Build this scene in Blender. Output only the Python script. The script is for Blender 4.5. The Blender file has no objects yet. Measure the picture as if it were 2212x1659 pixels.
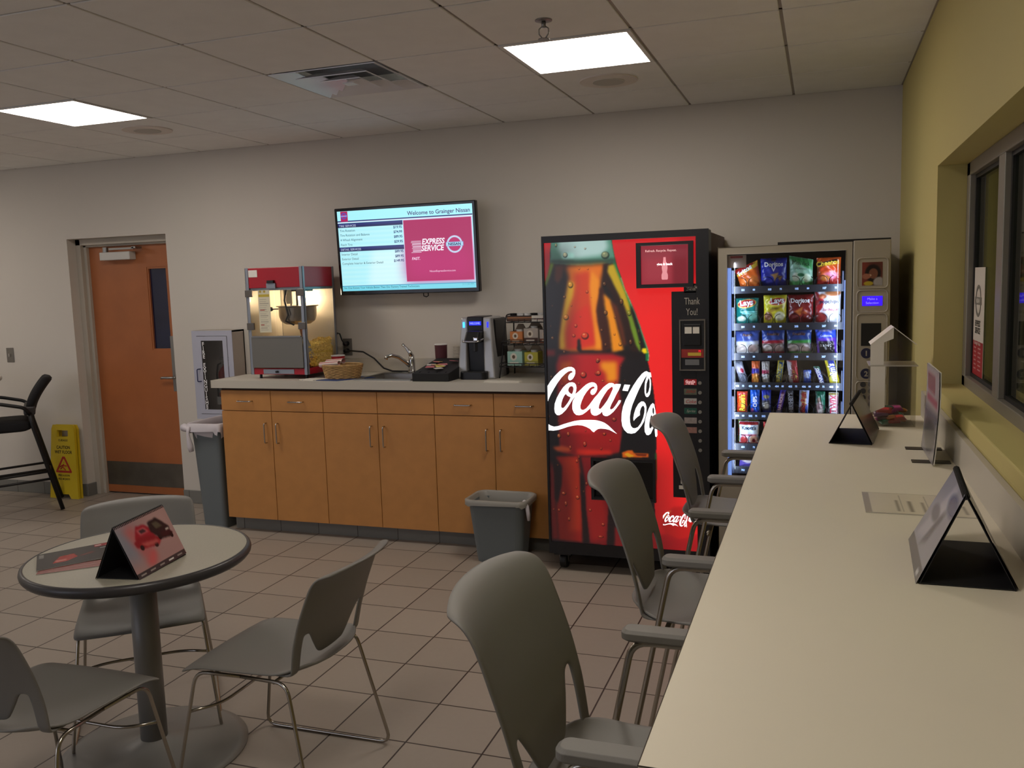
import bpy, math, random
import numpy as np
from mathutils import Vector, Matrix, geometry
random.seed(7)
PI = math.pi
SC = bpy.context.scene
COL = SC.collection
H = 2.73          # ceiling height
TZ = 1.05         # window counter top
KZ = 1.065        # coffee counter top

# ------------------------------------------------------------------ camera
cd = bpy.data.cameras.new('camera')
cam = bpy.data.objects.new('camera', cd); COL.objects.link(cam)
yaw, pit, rol = -0.3394259711752891, -0.1141454550152483, -0.03065456449756487
fw = Vector((math.sin(yaw)*math.cos(pit), math.cos(yaw)*math.cos(pit), math.sin(pit)))
rt = Vector((math.cos(yaw), -math.sin(yaw), 0)); up = rt.cross(fw)
r2 = rt*math.cos(rol)+up*math.sin(rol); u2 = up*math.cos(rol)-rt*math.sin(rol)
m = Matrix((r2, u2, -fw)).transposed().to_4x4()
m.translation = Vector((-0.4291, -5.6582, 1.6720))
cam.matrix_world = m
cd.sensor_fit = 'HORIZONTAL'; cd.sensor_width = 36
cd.lens = 36*1901.63/2212
cd.clip_start = 0.05
SC.camera = cam
SC.view_settings.view_transform = 'Standard'
SC.view_settings.look = 'None'
SC.view_settings.gamma = 1
SC.view_settings.use_curve_mapping = False
SC.view_settings.exposure = 0.0
LAMP = 17.5        # ceiling panel emission
w = bpy.data.worlds.new('world'); SC.world = w; w.use_nodes = True
w.node_tree.nodes['Background'].inputs[0].default_value = (0.02, 0.02, 0.022, 1)
w.node_tree.nodes['Background'].inputs[1].default_value = 1

# ------------------------------------------------------------------ materials
def lin(c):
    c = c/255.0
    return c/12.92 if c <= 0.04045 else ((c+0.055)/1.055)**2.4
def rgb(c): return (lin(c[0]), lin(c[1]), lin(c[2]), 1)
MATS = {}
def M(name, c=(128,128,128), rough=0.5, metal=0.0, spec=0.5, emit=None, es=1.0, noise=0.0, nscale=8, bump=0.0, bscale=200, alpha=1, trans=0, coat=0):
    if name in MATS: return MATS[name]
    mt = bpy.data.materials.new(name); mt.use_nodes = True; MATS[name] = mt
    nt = mt.node_tree; b = nt.nodes['Principled BSDF']
    b.inputs['Base Color'].default_value = rgb(c)
    b.inputs['Roughness'].default_value = rough
    b.inputs['Metallic'].default_value = metal
    b.inputs['Specular IOR Level'].default_value = spec
    b.inputs['Coat Weight'].default_value = coat
    b.inputs['Alpha'].default_value = alpha
    b.inputs['Transmission Weight'].default_value = trans
    if emit:
        b.inputs['Emission Color'].default_value = rgb(emit); b.inputs['Emission Strength'].default_value = es
    if noise or bump:
        tc = nt.nodes.new('ShaderNodeTexCoord')
    if noise:
        n = nt.nodes.new('ShaderNodeTexNoise'); n.inputs['Scale'].default_value = nscale; n.inputs['Detail'].default_value = 6
        nt.links.new(tc.outputs['Object'], n.inputs['Vector'])
        mr = nt.nodes.new('ShaderNodeMapRange'); mr.inputs[1].default_value = .3; mr.inputs[2].default_value = .7
        mr.inputs[3].default_value = 1-noise; mr.inputs[4].default_value = 1+noise
        nt.links.new(n.outputs[0], mr.inputs[0])
        mx = nt.nodes.new('ShaderNodeVectorMath'); mx.operation = 'SCALE'; mx.inputs[0].default_value = rgb(c)[:3]
        nt.links.new(mr.outputs[0], mx.inputs['Scale']); nt.links.new(mx.outputs[0], b.inputs['Base Color'])
    if bump:
        n2 = nt.nodes.new('ShaderNodeTexNoise'); n2.inputs['Scale'].default_value = bscale; n2.inputs['Detail'].default_value = 3
        nt.links.new(tc.outputs['Object'], n2.inputs['Vector'])
        bp = nt.nodes.new('ShaderNodeBump'); bp.inputs['Strength'].default_value = bump; bp.inputs['Distance'].default_value = 0.002
        nt.links.new(n2.outputs[0], bp.inputs['Height']); nt.links.new(bp.outputs[0], b.inputs['Normal'])
    return mt
def glass(name, tint=(1,1,1), refl=0.06, rough=0.02, mx_=.6):
    if name in MATS: return MATS[name]
    mt = bpy.data.materials.new(name); mt.use_nodes = True; MATS[name] = mt
    nt = mt.node_tree; nt.nodes.remove(nt.nodes['Principled BSDF']); out = nt.nodes['Material Output']
    tr = nt.nodes.new('ShaderNodeBsdfTransparent'); tr.inputs[0].default_value = (*tint, 1)
    gl = nt.nodes.new('ShaderNodeBsdfGlossy'); gl.inputs['Roughness'].default_value = rough
    fr = nt.nodes.new('ShaderNodeLayerWeight'); fr.inputs[0].default_value = .35
    mr = nt.nodes.new('ShaderNodeMapRange'); mr.inputs[3].default_value = refl; mr.inputs[4].default_value = mx_
    nt.links.new(fr.outputs['Fresnel'], mr.inputs[0])
    mx = nt.nodes.new('ShaderNodeMixShader')
    nt.links.new(mr.outputs[0], mx.inputs[0]); nt.links.new(tr.outputs[0], mx.inputs[1]); nt.links.new(gl.outputs[0], mx.inputs[2])
    nt.links.new(mx.outputs[0], out.inputs[0])
    return mt
def attr_mat(name, emit=0.0, rough=0.35, spec=0.5):
    """surface whose printed colours come from the mesh's colour attribute"""
    if name in MATS: return MATS[name]
    mt = bpy.data.materials.new(name); mt.use_nodes = True; MATS[name] = mt
    nt = mt.node_tree; b = nt.nodes['Principled BSDF']
    a = nt.nodes.new('ShaderNodeAttribute'); a.attribute_name = 'print'
    b.inputs['Roughness'].default_value = rough; b.inputs['Specular IOR Level'].default_value = spec
    if emit:
        b.inputs['Base Color'].default_value = (.02,.02,.02,1)
        nt.links.new(a.outputs['Color'], b.inputs['Emission Color']); b.inputs['Emission Strength'].default_value = emit
    else: nt.links.new(a.outputs['Color'], b.inputs['Base Color'])
    return mt

# ------------------------------------------------------------------ mesh builder
class MB:
    def __init__(s): s.v = []; s.f = []; s.m = []; s.mi = 0; s.T = None
    def add(s, vs, fs):
        o = len(s.v)
        if s.T is not None: vs = [tuple(s.T @ Vector(p)) for p in vs]
        s.v += [tuple(p) for p in vs]; s.f += [tuple(i+o for i in f) for f in fs]; s.m += [s.mi]*len(fs)
        return s
    def box(s, a, b):
        x0,x1 = sorted((a[0],b[0])); y0,y1 = sorted((a[1],b[1])); z0,z1 = sorted((a[2],b[2]))
        return s.add([(x0,y0,z0),(x1,y0,z0),(x1,y1,z0),(x0,y1,z0),(x0,y0,z1),(x1,y0,z1),(x1,y1,z1),(x0,y1,z1)],
            [(0,3,2,1),(4,5,6,7),(0,1,5,4),(1,2,6,5),(2,3,7,6),(3,0,4,7)])
    def prism(s, poly, axis, a, b):
        """poly: 2D points (ccw); extruded along axis 0/1/2 from a to b"""
        n = len(poly)
        def P(p, t):
            return {0:(t,p[0],p[1]), 1:(p[0],t,p[1]), 2:(p[0],p[1],t)}[axis]
        vs = [P(p,a) for p in poly]+[P(p,b) for p in poly]
        fs = [tuple(range(n))[::-1], tuple(range(n,2*n))]+[(i,(i+1)%n,n+(i+1)%n,n+i) for i in range(n)]
        if axis == 1: fs = [f[::-1] for f in fs]
        return s.add(vs, fs)
    def plate(s, outer, holes, axis, a, b):
        """flat plate with holes, extruded"""
        loops = [outer]+list(holes)
        flat = [p for l in loops for p in l]
        tris = geometry.tessellate_polygon([[Vector((p[0],p[1],0)) for p in l] for l in loops])
        def P(p, t): return {0:(t,p[0],p[1]), 1:(p[0],t,p[1]), 2:(p[0],p[1],t)}[axis]
        n = len(flat); vs = [P(p,a) for p in flat]+[P(p,b) for p in flat]; fs = []
        for t in tris: fs += [tuple(t), tuple(i+n for i in t[::-1])]
        o = 0
        for l in loops:
            k = len(l)
            for i in range(k): fs.append((o+i, o+(i+1)%k, n+o+(i+1)%k, n+o+i))
            o += k
        return s.add(vs, fs)
    def tube(s, path, r, seg=8, closed=False, radii=None):
        P = [Vector(p) for p in path]; n = len(P); rings = []
        prev = None
        for i in range(n):
            if closed: t = (P[(i+1)%n]-P[i-1])
            else: t = (P[min(i+1,n-1)]-P[max(i-1,0)])
            t.normalize()
            if prev is None:
                a = Vector((0,0,1)) if abs(t.z) < .9 else Vector((1,0,0))
                nx = t.cross(a).normalized()
            else:
                nx = (prev - t*prev.dot(t))
                nx = nx.normalized() if nx.length > 1e-6 else t.orthogonal().normalized()
            prev = nx; ny = t.cross(nx); rr = radii[i] if radii else r
            rings.append([P[i]+nx*math.cos(2*PI*k/seg)*rr+ny*math.sin(2*PI*k/seg)*rr for k in range(seg)])
        vs = [v for R in rings for v in R]; fs = []
        for i in range(n if closed else n-1):
            j = (i+1)%n
            for k in range(seg): fs.append((i*seg+k, i*seg+(k+1)%seg, j*seg+(k+1)%seg, j*seg+k))
        if not closed: fs += [tuple(range(seg))[::-1], tuple((n-1)*seg+k for k in range(seg))]
        return s.add(vs, fs)
    def lathe(s, prof, c=(0,0,0), seg=32, sx=1, sy=1, a0=0, cap=True):
        n = len(prof); vs = []; fs = []
        for r, z in prof:
            for k in range(seg):
                a = a0+2*PI*k/seg; vs.append((c[0]+r*math.cos(a)*sx, c[1]+r*math.sin(a)*sy, c[2]+z))
        for i in range(n-1):
            for k in range(seg): fs.append((i*seg+k, i*seg+(k+1)%seg, (i+1)*seg+(k+1)%seg, (i+1)*seg+k))
        if cap:
            fs.append(tuple(range(seg))[::-1]); fs.append(tuple((n-1)*seg+k for k in range(seg)))
        return s.add(vs, fs)
    def cyl(s, a, b, r, seg=20, r1=None):
        return s.tube([a, b], r, seg, radii=[r, r if r1 is None else r1])
    def rrloft(s, secs, seg=6, cap0=True, cap1=True):
        """loft of rounded rectangles: (cx,cy,z,hx,hy,rad)"""
        vs = []; n = 4*(seg+1); fs = []
        for cx,cy,z,hx,hy,ra in secs:
            for q,(sx,sy) in enumerate(((1,1),(-1,1),(-1,-1),(1,-1))):
                for k in range(seg+1):
                    a = PI/2*(q+k/seg); vs.append((cx+sx*(hx-ra)+ra*math.cos(a), cy+sy*(hy-ra)+ra*math.sin(a), z))
        for i in range(len(secs)-1):
            for k in range(n): fs.append((i*n+k, i*n+(k+1)%n, (i+1)*n+(k+1)%n, (i+1)*n+k))
        if cap0: fs.append(tuple(range(n))[::-1])
        if cap1: fs.append(tuple((len(secs)-1)*n+k for k in range(n)))
        return s.add(vs, fs)
    def grid(s, rows, skip=None):
        nr, nc = len(rows), len(rows[0]); vs = [p for r in rows for p in r]; fs = []
        for i in range(nr-1):
            for j in range(nc-1):
                if skip and skip(i,j): continue
                fs.append((i*nc+j, i*nc+j+1, (i+1)*nc+j+1, (i+1)*nc+j))
        return s.add(vs, fs)
    def obj(s, name, mat, parent=None, smooth=False, bevel=0, solid=0, sub=0, weld=False, bseg=2):
        me = bpy.data.meshes.new(name); me.from_pydata(s.v, [], s.f)
        mats = mat if isinstance(mat, (list,tuple)) else [mat]
        for q in mats: me.materials.append(q)
        if len(mats) > 1: me.polygons.foreach_set('material_index', s.m)
        if smooth: me.polygons.foreach_set('use_smooth', [True]*len(me.polygons))
        o = bpy.data.objects.new(name, me); COL.objects.link(o)
        if parent is not None: o.parent = parent
        if weld: q = o.modifiers.new('w','WELD'); q.merge_threshold = 0.0004
        if solid: q = o.modifiers.new('s','SOLIDIFY'); q.thickness = solid; q.offset = 0
        if bevel: q = o.modifiers.new('b','BEVEL'); q.width = bevel; q.segments = bseg; q.limit_method = 'ANGLE'; q.angle_limit = .6
        if sub: q = o.modifiers.new('d','SUBSURF'); q.levels = sub; q.render_levels = sub
        if smooth == 'auto' :
            pass
        return o
def fillet(path, r, n=5, closed=False):
    P = [Vector(p) for p in path]; out = []; N = len(P)
    for i in range(N):
        if not closed and i in (0, N-1): out.append(P[i]); continue
        a, b, c = P[i-1], P[i], P[(i+1)%N]
        d1 = (a-b); d2 = (c-b); rr = min(r, d1.length*.48, d2.length*.48)
        p0 = b+d1.normalized()*rr; p1 = b+d2.normalized()*rr
        for k in range(n+1):
            t = k/n; out.append(p0*(1-t)**2+b*2*t*(1-t)+p1*t*t)
    return out
def mark(o, label=None, cat=None, group=None, kind=None):
    if label: o['label'] = label
    if cat: o['category'] = cat
    if group: o['group'] = group
    if kind: o['kind'] = kind
    return o
def thing(name, label, cat, loc=(0,0,0), rz=0, group=None):
    o = bpy.data.objects.new(name, None); COL.objects.link(o); o.location = loc; o.rotation_euler = (0,0,rz)
    o.empty_display_size = .05
    return mark(o, label, cat, group)
def dup(root, loc, rz, label=None):
    r = root.copy(); COL.objects.link(r); r.location = loc; r.rotation_euler = (0,0,rz)
    if label: r['label'] = label
    for ch in list(root.children):
        c = ch.copy(); COL.objects.link(c); c.parent = r
        for g in list(ch.children):
            d = g.copy(); COL.objects.link(d); d.parent = c
    return r
def text(s, size, pos, mat, parent=None, name='lettering', face='-y', align='LEFT', bold=0.0, sx=1.0, shear=0, rot=0, warp=None, ext=0.0, spacing=1.0):
    """flat lettering; face: '-y' reads from -y side, 'z' lies flat, 'x-' faces -x"""
    cu = bpy.data.curves.new('t', 'FONT'); cu.body = s; cu.size = size; cu.align_x = align; cu.offset = bold*size; cu.shear = shear
    cu.extrude = ext; cu.resolution_u = 3; cu.space_character = spacing; cu.space_line = .9
    o = bpy.data.objects.new('t', cu); COL.objects.link(o)
    dg = bpy.context.evaluated_depsgraph_get(); me = bpy.data.meshes.new_from_object(o.evaluated_get(dg))
    bpy.data.objects.remove(o); bpy.data.curves.remove(cu)
    R = Matrix.Rotation(rot, 4, 'Z')
    B = {'-y': Matrix(((1,0,0,0),(0,0,-1,0),(0,1,0,0),(0,0,0,1))),
         'z': Matrix.Identity(4),
         '-x': Matrix(((0,0,-1,0),(-1,0,0,0),(0,1,0,0),(0,0,0,1)))}[face] if isinstance(face, str) else face
    me.transform(Matrix.Translation(pos) @ B @ R @ Matrix.Diagonal((sx,1,1,1)))
    if warp:
        for v in me.vertices: v.co = warp(v.co)
    me.name = name; me.materials.clear(); me.materials.append(mat)
    ob = bpy.data.objects.new(name, me); COL.objects.link(ob)
    if parent is not None: ob.parent = parent
    return ob
# ------------------------------------------------------------------ printed colours
class Art:
    """a printed picture: colours at grid points, painted with soft-edged shapes"""
    def __init__(s, w, h, step, base):
        s.w, s.h = w, h; s.nx = max(2,int(round(w/step))+1); s.ny = max(2,int(round(h/step))+1)
        s.x = np.linspace(0,w,s.nx); s.y = np.linspace(0,h,s.ny); s.X, s.Y = np.meshgrid(s.x, s.y)
        s.c = np.ones((s.ny,s.nx,3))*np.array(base, float)
    def mask(s, pts):
        m = np.zeros(s.X.shape, bool); n = len(pts)
        for i in range(n):
            x0,y0 = pts[i]; x1,y1 = pts[(i+1)%n]
            if y0 == y1: continue
            m ^= ((s.Y < y0) != (s.Y < y1)) & (s.X < (x1-x0)*(s.Y-y0)/(y1-y0)+x0)
        return m.astype(float)
    def blur(s, m, rad):
        k = int(round(rad/(s.w/(s.nx-1))))
        if k < 1: return m
        ker = np.hanning(2*k+3); ker /= ker.sum()
        p = len(ker)//2
        m = np.pad(m, p, mode='edge')
        m = np.apply_along_axis(lambda r: np.convolve(r, ker, 'valid'), 1, m)
        m = np.apply_along_axis(lambda r: np.convolve(r, ker, 'valid'), 0, m)
        return m
    def lay(s, m, col, a=1.0):
        m = (m*a)[...,None]; s.c = s.c*(1-m)+np.array(col, float)*m; return s
    def poly(s, pts, col, soft=0, a=1.0): return s.lay(s.blur(s.mask(pts), soft), col, a)
    def rect(s, x0, y0, x1, y1, col, soft=0, a=1.0): return s.poly([(x0,y0),(x1,y0),(x1,y1),(x0,y1)], col, soft, a)
    def disc(s, x, y, rx, ry, col, soft=0.15, a=1.0, rot=0):
        dx = s.X-x; dy = s.Y-y; c, q = math.cos(rot), math.sin(rot)
        d = np.sqrt(((dx*c+dy*q)/rx)**2+((dy*c-dx*q)/ry)**2)
        return s.lay(np.clip((1-d)/max(soft,1e-3)+.5, 0, 1), col, a)
    def mesh(s, name, mat, fn, parent=None, smooth=True, back=None):
        """fn(x,y)->3D point"""
        vs = [fn(float(x), float(y)) for y in s.y for x in s.x]
        nx, ny = s.nx, s.ny
        I = np.arange(nx*ny).reshape(ny,nx)
        F = np.stack([I[:-1,:-1],I[:-1,1:],I[1:,1:],I[1:,:-1]],-1).reshape(-1,4)
        me = bpy.data.meshes.new(name)
        me.vertices.add(len(vs)); me.vertices.foreach_set('co', np.array(vs, 'f').ravel())
        me.loops.add(F.size); me.loops.foreach_set('vertex_index', F.ravel().astype('i'))
        me.polygons.add(len(F)); me.polygons.foreach_set('loop_start', np.arange(0,F.size,4,dtype='i'))
        me.update(); me.validate()
        a = me.color_attributes.new('print', 'FLOAT_COLOR', 'POINT')
        c = np.clip(s.c.reshape(-1,3)/255.0, 0, 1); c = np.where(c <= .04045, c/12.92, ((c+.055)/1.055)**2.4)
        a.data.foreach_set('color', np.concatenate([c, np.ones((len(c),1))],1).astype('f').ravel())
        if smooth: me.polygons.foreach_set('use_smooth', [True]*len(me.polygons))
        me.materials.append(mat)
        o = bpy.data.objects.new(name, me); COL.objects.link(o)
        if parent is not None: o.parent = parent
        return o
# ================================================================== setting
def tilemat(name, c1, c2, grout, px, py, ox, oy, gw, rough, vr=.06, spec=.5, bumpd=.002):
    mt = bpy.data.materials.new(name); mt.use_nodes = True; nt = mt.node_tree; b = nt.nodes['Principled BSDF']; L = nt.links
    geo = nt.nodes.new('ShaderNodeNewGeometry'); sp = nt.nodes.new('ShaderNodeSeparateXYZ'); L.new(geo.outputs['Position'], sp.inputs[0])
    def mth(op, a, bb=None, c=None):
        n = nt.nodes.new('ShaderNodeMath'); n.operation = op
        for i, q in enumerate((a, bb, c)):
            if q is None: continue
            if isinstance(q, (int,float)): n.inputs[i].default_value = q
            else: L.new(q, n.inputs[i])
        return n.outputs[0]
    fx = mth('DIVIDE', mth('SUBTRACT', sp.outputs[0], ox), px); fy = mth('DIVIDE', mth('SUBTRACT', sp.outputs[1], oy), py)
    def edge(f, p):
        fr = mth('FRACT', mth('ADD', f, 100.0)); d = mth('MINIMUM', fr, mth('SUBTRACT', 1.0, fr)); return mth('MULTIPLY', d, p)
    d = mth('MINIMUM', edge(fx, px), edge(fy, py))
    mr = nt.nodes.new('ShaderNodeMapRange'); L.new(d, mr.inputs[0]); mr.inputs[1].default_value = gw*.5; mr.inputs[2].default_value = gw*.5+.0015
    cx = mth('FLOOR', fx); cy = mth('FLOOR', fy)
    cb = nt.nodes.new('ShaderNodeCombineXYZ'); L.new(cx, cb.inputs[0]); L.new(cy, cb.inputs[1])
    wn = nt.nodes.new('ShaderNodeTexWhiteNoise'); L.new(cb.outputs[0], wn.inputs[0])
    no = nt.nodes.new('ShaderNodeTexNoise'); no.inputs['Scale'].default_value = 40; no.inputs['Detail'].default_value = 8; L.new(geo.outputs['Position'], no.inputs['Vector'])
    v = mth('ADD', mth('MULTIPLY', wn.outputs[0], .6), mth('MULTIPLY', no.outputs[0], .4))
    m1 = nt.nodes.new('ShaderNodeMix'); m1.data_type = 'RGBA'; L.new(v, m1.inputs[0]); m1.inputs[6].default_value = rgb(c1); m1.inputs[7].default_value = rgb(c2)
    m2 = nt.nodes.new('ShaderNodeMix'); m2.data_type = 'RGBA'; L.new(mr.outputs[0], m2.inputs[0]); m2.inputs[6].default_value = rgb(grout); L.new(m1.outputs[2], m2.inputs[7])
    L.new(m2.outputs[2], b.inputs['Base Color'])
    bp = nt.nodes.new('ShaderNodeBump'); bp.inputs['Distance'].default_value = bumpd; bp.inputs['Strength'].default_value = .5
    h = mth('ADD', mr.outputs[0], mth('MULTIPLY', no.outputs[0], .15)); L.new(h, bp.inputs['Height']); L.new(bp.outputs[0], b.inputs['Normal'])
    b.inputs['Roughness'].default_value = rough; b.inputs['Specular IOR Level'].default_value = spec
    MATS[name] = mt; return mt
m_floor = tilemat('floor tile', (152,142,131), (165,154,142), (52,40,32), .3023, .3075, -1.2588, -1.0524, .005, .42)
m_base = tilemat('cove tile', (112,112,108), (124,123,118), (60,56,50), .3023, 10, -1.2588, .5, .003, .45)
m_wall = M('wall paint', (206,200,191), .75, bump=.12, bscale=260)
m_yel = M('yellow wall paint', (196,182,118), .7, bump=.12, bscale=260)
m_ceil = M('acoustic ceiling tile', (240,240,238), .9, bump=.4, bscale=420, noise=.02)
m_grid = M('ceiling grid metal', (160,152,144), .5)
m_dark = M('black', (12,12,13), .5)
m_white = M('white enamel', (225,225,222), .4)
m_steel = M('brushed steel', (150,150,148), .38, 1.0)
m_chrome = M('chrome', (190,190,190), .12, 1.0)
XL, YF = -8.6, -8.8
RX0, RX1, RY = -6.235, -5.245, .16      # door recess
def st(b, name, mat, **k): return mark(b.obj(name, mat, **k), kind='structure')
st(MB().box((XL,YF,-.1),(0,.2,0)), 'floor', m_floor)
# ceiling: tiles with a hair gap and the metal grid between them
T = .6096; OX = -.5947; OY = -.5866
xs = sorted([0, XL]+[OX-i*T for i in range(14) if OX-i*T > XL]); ys = sorted([0, YF]+[OY-j*T for j in range(14) if OY-j*T > YF])
LIGHTS = [(-1.509,-1.501),(-4.557,-1.501),(-1.509,-4.549),(-7.6,-1.501),(-7.6,-4.549)]
SKIP = LIGHTS+[(-2.728,-1.501)]
b = MB()
for i in range(len(xs)-1):
    for j in range(len(ys)-1):
        cx, cy = (xs[i]+xs[i+1])/2, (ys[j]+ys[j+1])/2
        if any(abs(cx-a) < .2 and abs(cy-c) < .2 for a, c in SKIP): continue
        b.box((xs[i]+.007, ys[j]+.007, H), (xs[i+1]-.007, ys[j+1]-.007, H+.015))
b.box((XL,YF,H+.15),(0,.2,H+.2))
st(b, 'ceiling', m_ceil, bevel=.002, bseg=1)
b = MB()
for x in xs[1:-1]: b.box((x-.011, YF, H+.006), (x+.011, 0, H+.012))
for y in ys[1:-1]: b.box((XL, y-.011, H+.006), (0, y+.011, H+.0115))
b.box((XL,-.02,H+.001),(0,0,H+.01)); b.box((-.02,YF,H+.001),(0,0,H+.01))
st(b, 'trim_3', m_grid)
# walls
b = MB().plate([(XL,0),(RX0,0),(RX0,2.135),(RX1,2.135),(RX1,0),(0,0),(0,H+.15),(XL,H+.15)], [], 1, 0, .2)
st(b, 'wall_back', m_wall)
WY0, WY1, WZ0, WZ1 = -1.75, -6.4, 1.205, 2.08
b = MB().plate([(.2,-.0),(.2,H+.15),(YF,H+.15),(YF,0)], [[(WY0,WZ0),(WY0,WZ1),(WY1,WZ1),(WY1,WZ0)]], 0, 0, .2)
st(b, 'wall_right', m_yel)
st(MB().box((XL-.1,YF,0),(XL,.2,H+.15)), 'wall_left', m_wall)
# front wall with an added, unseen window; its cool light lifts the ceiling
st(MB().plate([(XL,0),(.2,0),(.2,H+.15),(XL,H+.15)], [[(-8.1,.45),(-8.1,2.5),(-3.9,2.5),(-3.9,.45)]], 1, YF-.1, YF), 'wall_front', m_wall)
win2 = mark(bpy.data.objects.new('added_window', None), kind='structure'); COL.objects.link(win2)
b = MB().box((-8.1,YF-.08,.45),(-3.9,YF-.02,.5)).box((-8.1,YF-.08,2.45),(-3.9,YF-.02,2.5))
for x in (-8.1,-6.72,-5.32,-3.95): b.box((x,YF-.08,.45),(x+.05,YF-.02,2.5))
b.obj('frame', M('window frame metal', (140,134,124), .4, .4), win2)
la = bpy.data.lights.new('added_daylight','AREA'); la.shape = 'RECTANGLE'; la.size = 4.1; la.size_y = 2.0; la.energy = 46; la.color = (.80,.84,1)  # cool lamp added behind the opening to brighten ceiling and back wall
lo = bpy.data.objects.new('added_daylight', la); COL.objects.link(lo); lo.location = (-6.0,YF-.12,1.475); lo.rotation_euler = (PI/2,0,0)
# shop side seen through the window
b = MB().box((2.3,-8.8,0),(2.4,1.5,2.9)).box((.2,1.4,0),(2.3,1.5,2.9)).box((.2,-8.8,2.8),(2.3,1.4,2.9)).box((.2,-8.8,0),(2.3,1.4,.02)).box((.2,-8.9,0),(2.4,-8.8,2.9))
st(b, 'wall_shop', m_yel)
# baseboards
b = MB(); cz = .105
for x0, x1 in ((XL, RX0), (RX1, -4.36)): b.box((x0,-.012,0),(x1,0,cz))
b.box((RX0,-.012,0),(RX0+.012,.11,cz))
st(b, 'baseboard_back', m_base, bevel=.004)
# hollow metal door frame
m_frame = M('cream door frame paint', (184,176,162), .5)
b = MB()
for x0, x1, x2 in ((RX0, RX0+.05, RX0+.075), (RX1, RX1-.05, RX1-.075)):
    b.box((x0,.085,0),(x1,.2,2.135)); b.box((x0,.12,0),(x2,.2,2.135))
b.box((RX0,.085,2.085),(RX1,.2,2.135)); b.box((RX0,.12,2.07),(RX1,.2,2.135))
st(b, 'trim_1', m_frame, bevel=.003)
# the door
m_door = M('orange stained maple door', (166,98,54), .42, noise=.07, nscale=5)
m_kick = M('scuffed steel', (120,116,108), .42, 1.0, noise=.15, nscale=6)
DX0, DX1 = RX0+.062, RX1-.055; DY = .15
vx0, vx1, vz0, vz1 = -5.585, -5.385, 1.215, 1.89
b = MB().plate([(DX0,.012),(DX1,.012),(DX1,2.078),(DX0,2.078)], [[(vx0,vz0),(vx0,vz1),(vx1,vz1),(vx1,vz0)]], 1, DY, DY+.045)
door = mark(b.obj('door_1', m_door), 'orange wooden door with narrow glass pane and steel kick plate, recessed in the back wall', None, kind='structure')
b = MB().plate([(vx0,vz0),(vx1,vz0),(vx1,vz1),(vx0,vz1)], [[(vx0+.014,vz0+.014),(vx0+.014,vz1-.014),(vx1-.014,vz1-.014),(vx1-.014,vz0+.014)]], 1, DY+.004, DY+.03)
b.obj('glazing_bead', m_door, door)
b = MB().box((vx0+.01,DY+.02,vz0+.01),(vx1-.01,DY+.026,vz1-.01)); b.obj('pane', M('blue dark glass', (14,26,58), .08, spec=.8, noise=.25, nscale=4), door)
MB().box((DX0+.02,DY-.003,.075),(DX1-.02,DY,.275)).obj('kick_plate', m_kick, door)
MB().box((-5.40,DY-.004,.88),(-5.325,DY,1.33)).obj('push_plate', m_steel, door)
b = MB().cyl((-5.355,DY,.995),(-5.355,DY-.05,.995),.012).tube(fillet([(-5.355,DY-.05,.995),(-5.47,DY-.05,.995),(-5.48,DY-.045,.99)],.01),.01)
b.obj('lever_handle', m_steel, door, smooth=True)
b = MB().box((-5.985,DY-.075,1.955),(-5.68,DY,2.02))
b.obj('door_closer', M('cream painted cover', (205,203,198), .4), door, bevel=.006)
b = MB().box((-5.87,DY-.09,2.035),(-5.62,DY-.07,2.05)).box((-5.64,DY-.09,2.04),(-5.60,DY-.02,2.055)).cyl((-5.94,DY-.05,2.02),(-5.94,DY-.05,2.06),.022)
b.obj('closer_arm', m_steel, door)
# window
m_alu = M('anodised aluminium frame', (140,134,124), .42, .35)
win = mark(bpy.data.objects.new('window_1', None), kind='structure'); COL.objects.link(win)
FX0, FX1 = .105, .17
ym = [WY0-.0, -2.36, -4.1, -5.6, WY1]
b = MB()
b.box((FX0,WY0,WZ0),(FX1,WY1,WZ0+.05)).box((FX0,WY0,WZ1-.05),(FX1,WY1,WZ1)).box((FX0,WY0,WZ0),(FX1,WY0-.07,WZ1)).box((FX0,WY1,WZ0),(FX1,WY1+.06,WZ1))
for y in ym[1:-1]: b.box((FX0+.001,y-.045,WZ0+.049),(FX1-.001,y-.145,WZ1-.049))
b.obj('frame', m_alu, win, bevel=.003)
b = MB()
e = [WY0-.07]; 
for i, y in enumerate(ym[1:-1]): e += [y-.045, y-.145]
e.append(WY1+.06)
for k in range(0, len(e), 2):
    y0, y1 = e[k], e[k+1]
    b.plate([(y0,WZ0+.05),(y0,WZ1-.05),(y1,WZ1-.05),(y1,WZ0+.05)], [[(y0-.02,WZ0+.065),(y0-.02,WZ1-.065),(y1+.02,WZ1-.065),(y1+.02,WZ0+.065)]], 0, FX0+.02, FX1-.01)
b.obj('gasket', m_dark, win)
gm = glass('window pane', (.72,.78,.68), .06)
for k in range(0, len(e), 2):
    MB().box((FX0+.028,e[k],WZ0+.05),(FX0+.034,e[k+1],WZ1-.05)).obj('pane', gm, win)
# yellow plaster sill with its slightly proud nose
st(MB().box((-.004,WY0-.001,1.165),(.112,WY1+.001,WZ0+.01)), 'trim_2', m_yel, bevel=.004)

t = thing('added_shop_light', 'dim unseen light added to brighten the shop beyond the window', 'ceiling light', (1.3,-3.6,2.79))  # lamp added out of view so the shop behind the glass isn't dark
MB().box((-.3,-.6,-.02),(.3,.6,0)).obj('diffuser', M('added shop glow', (255,250,230), emit=(255,244,210), es=5), t)
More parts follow.
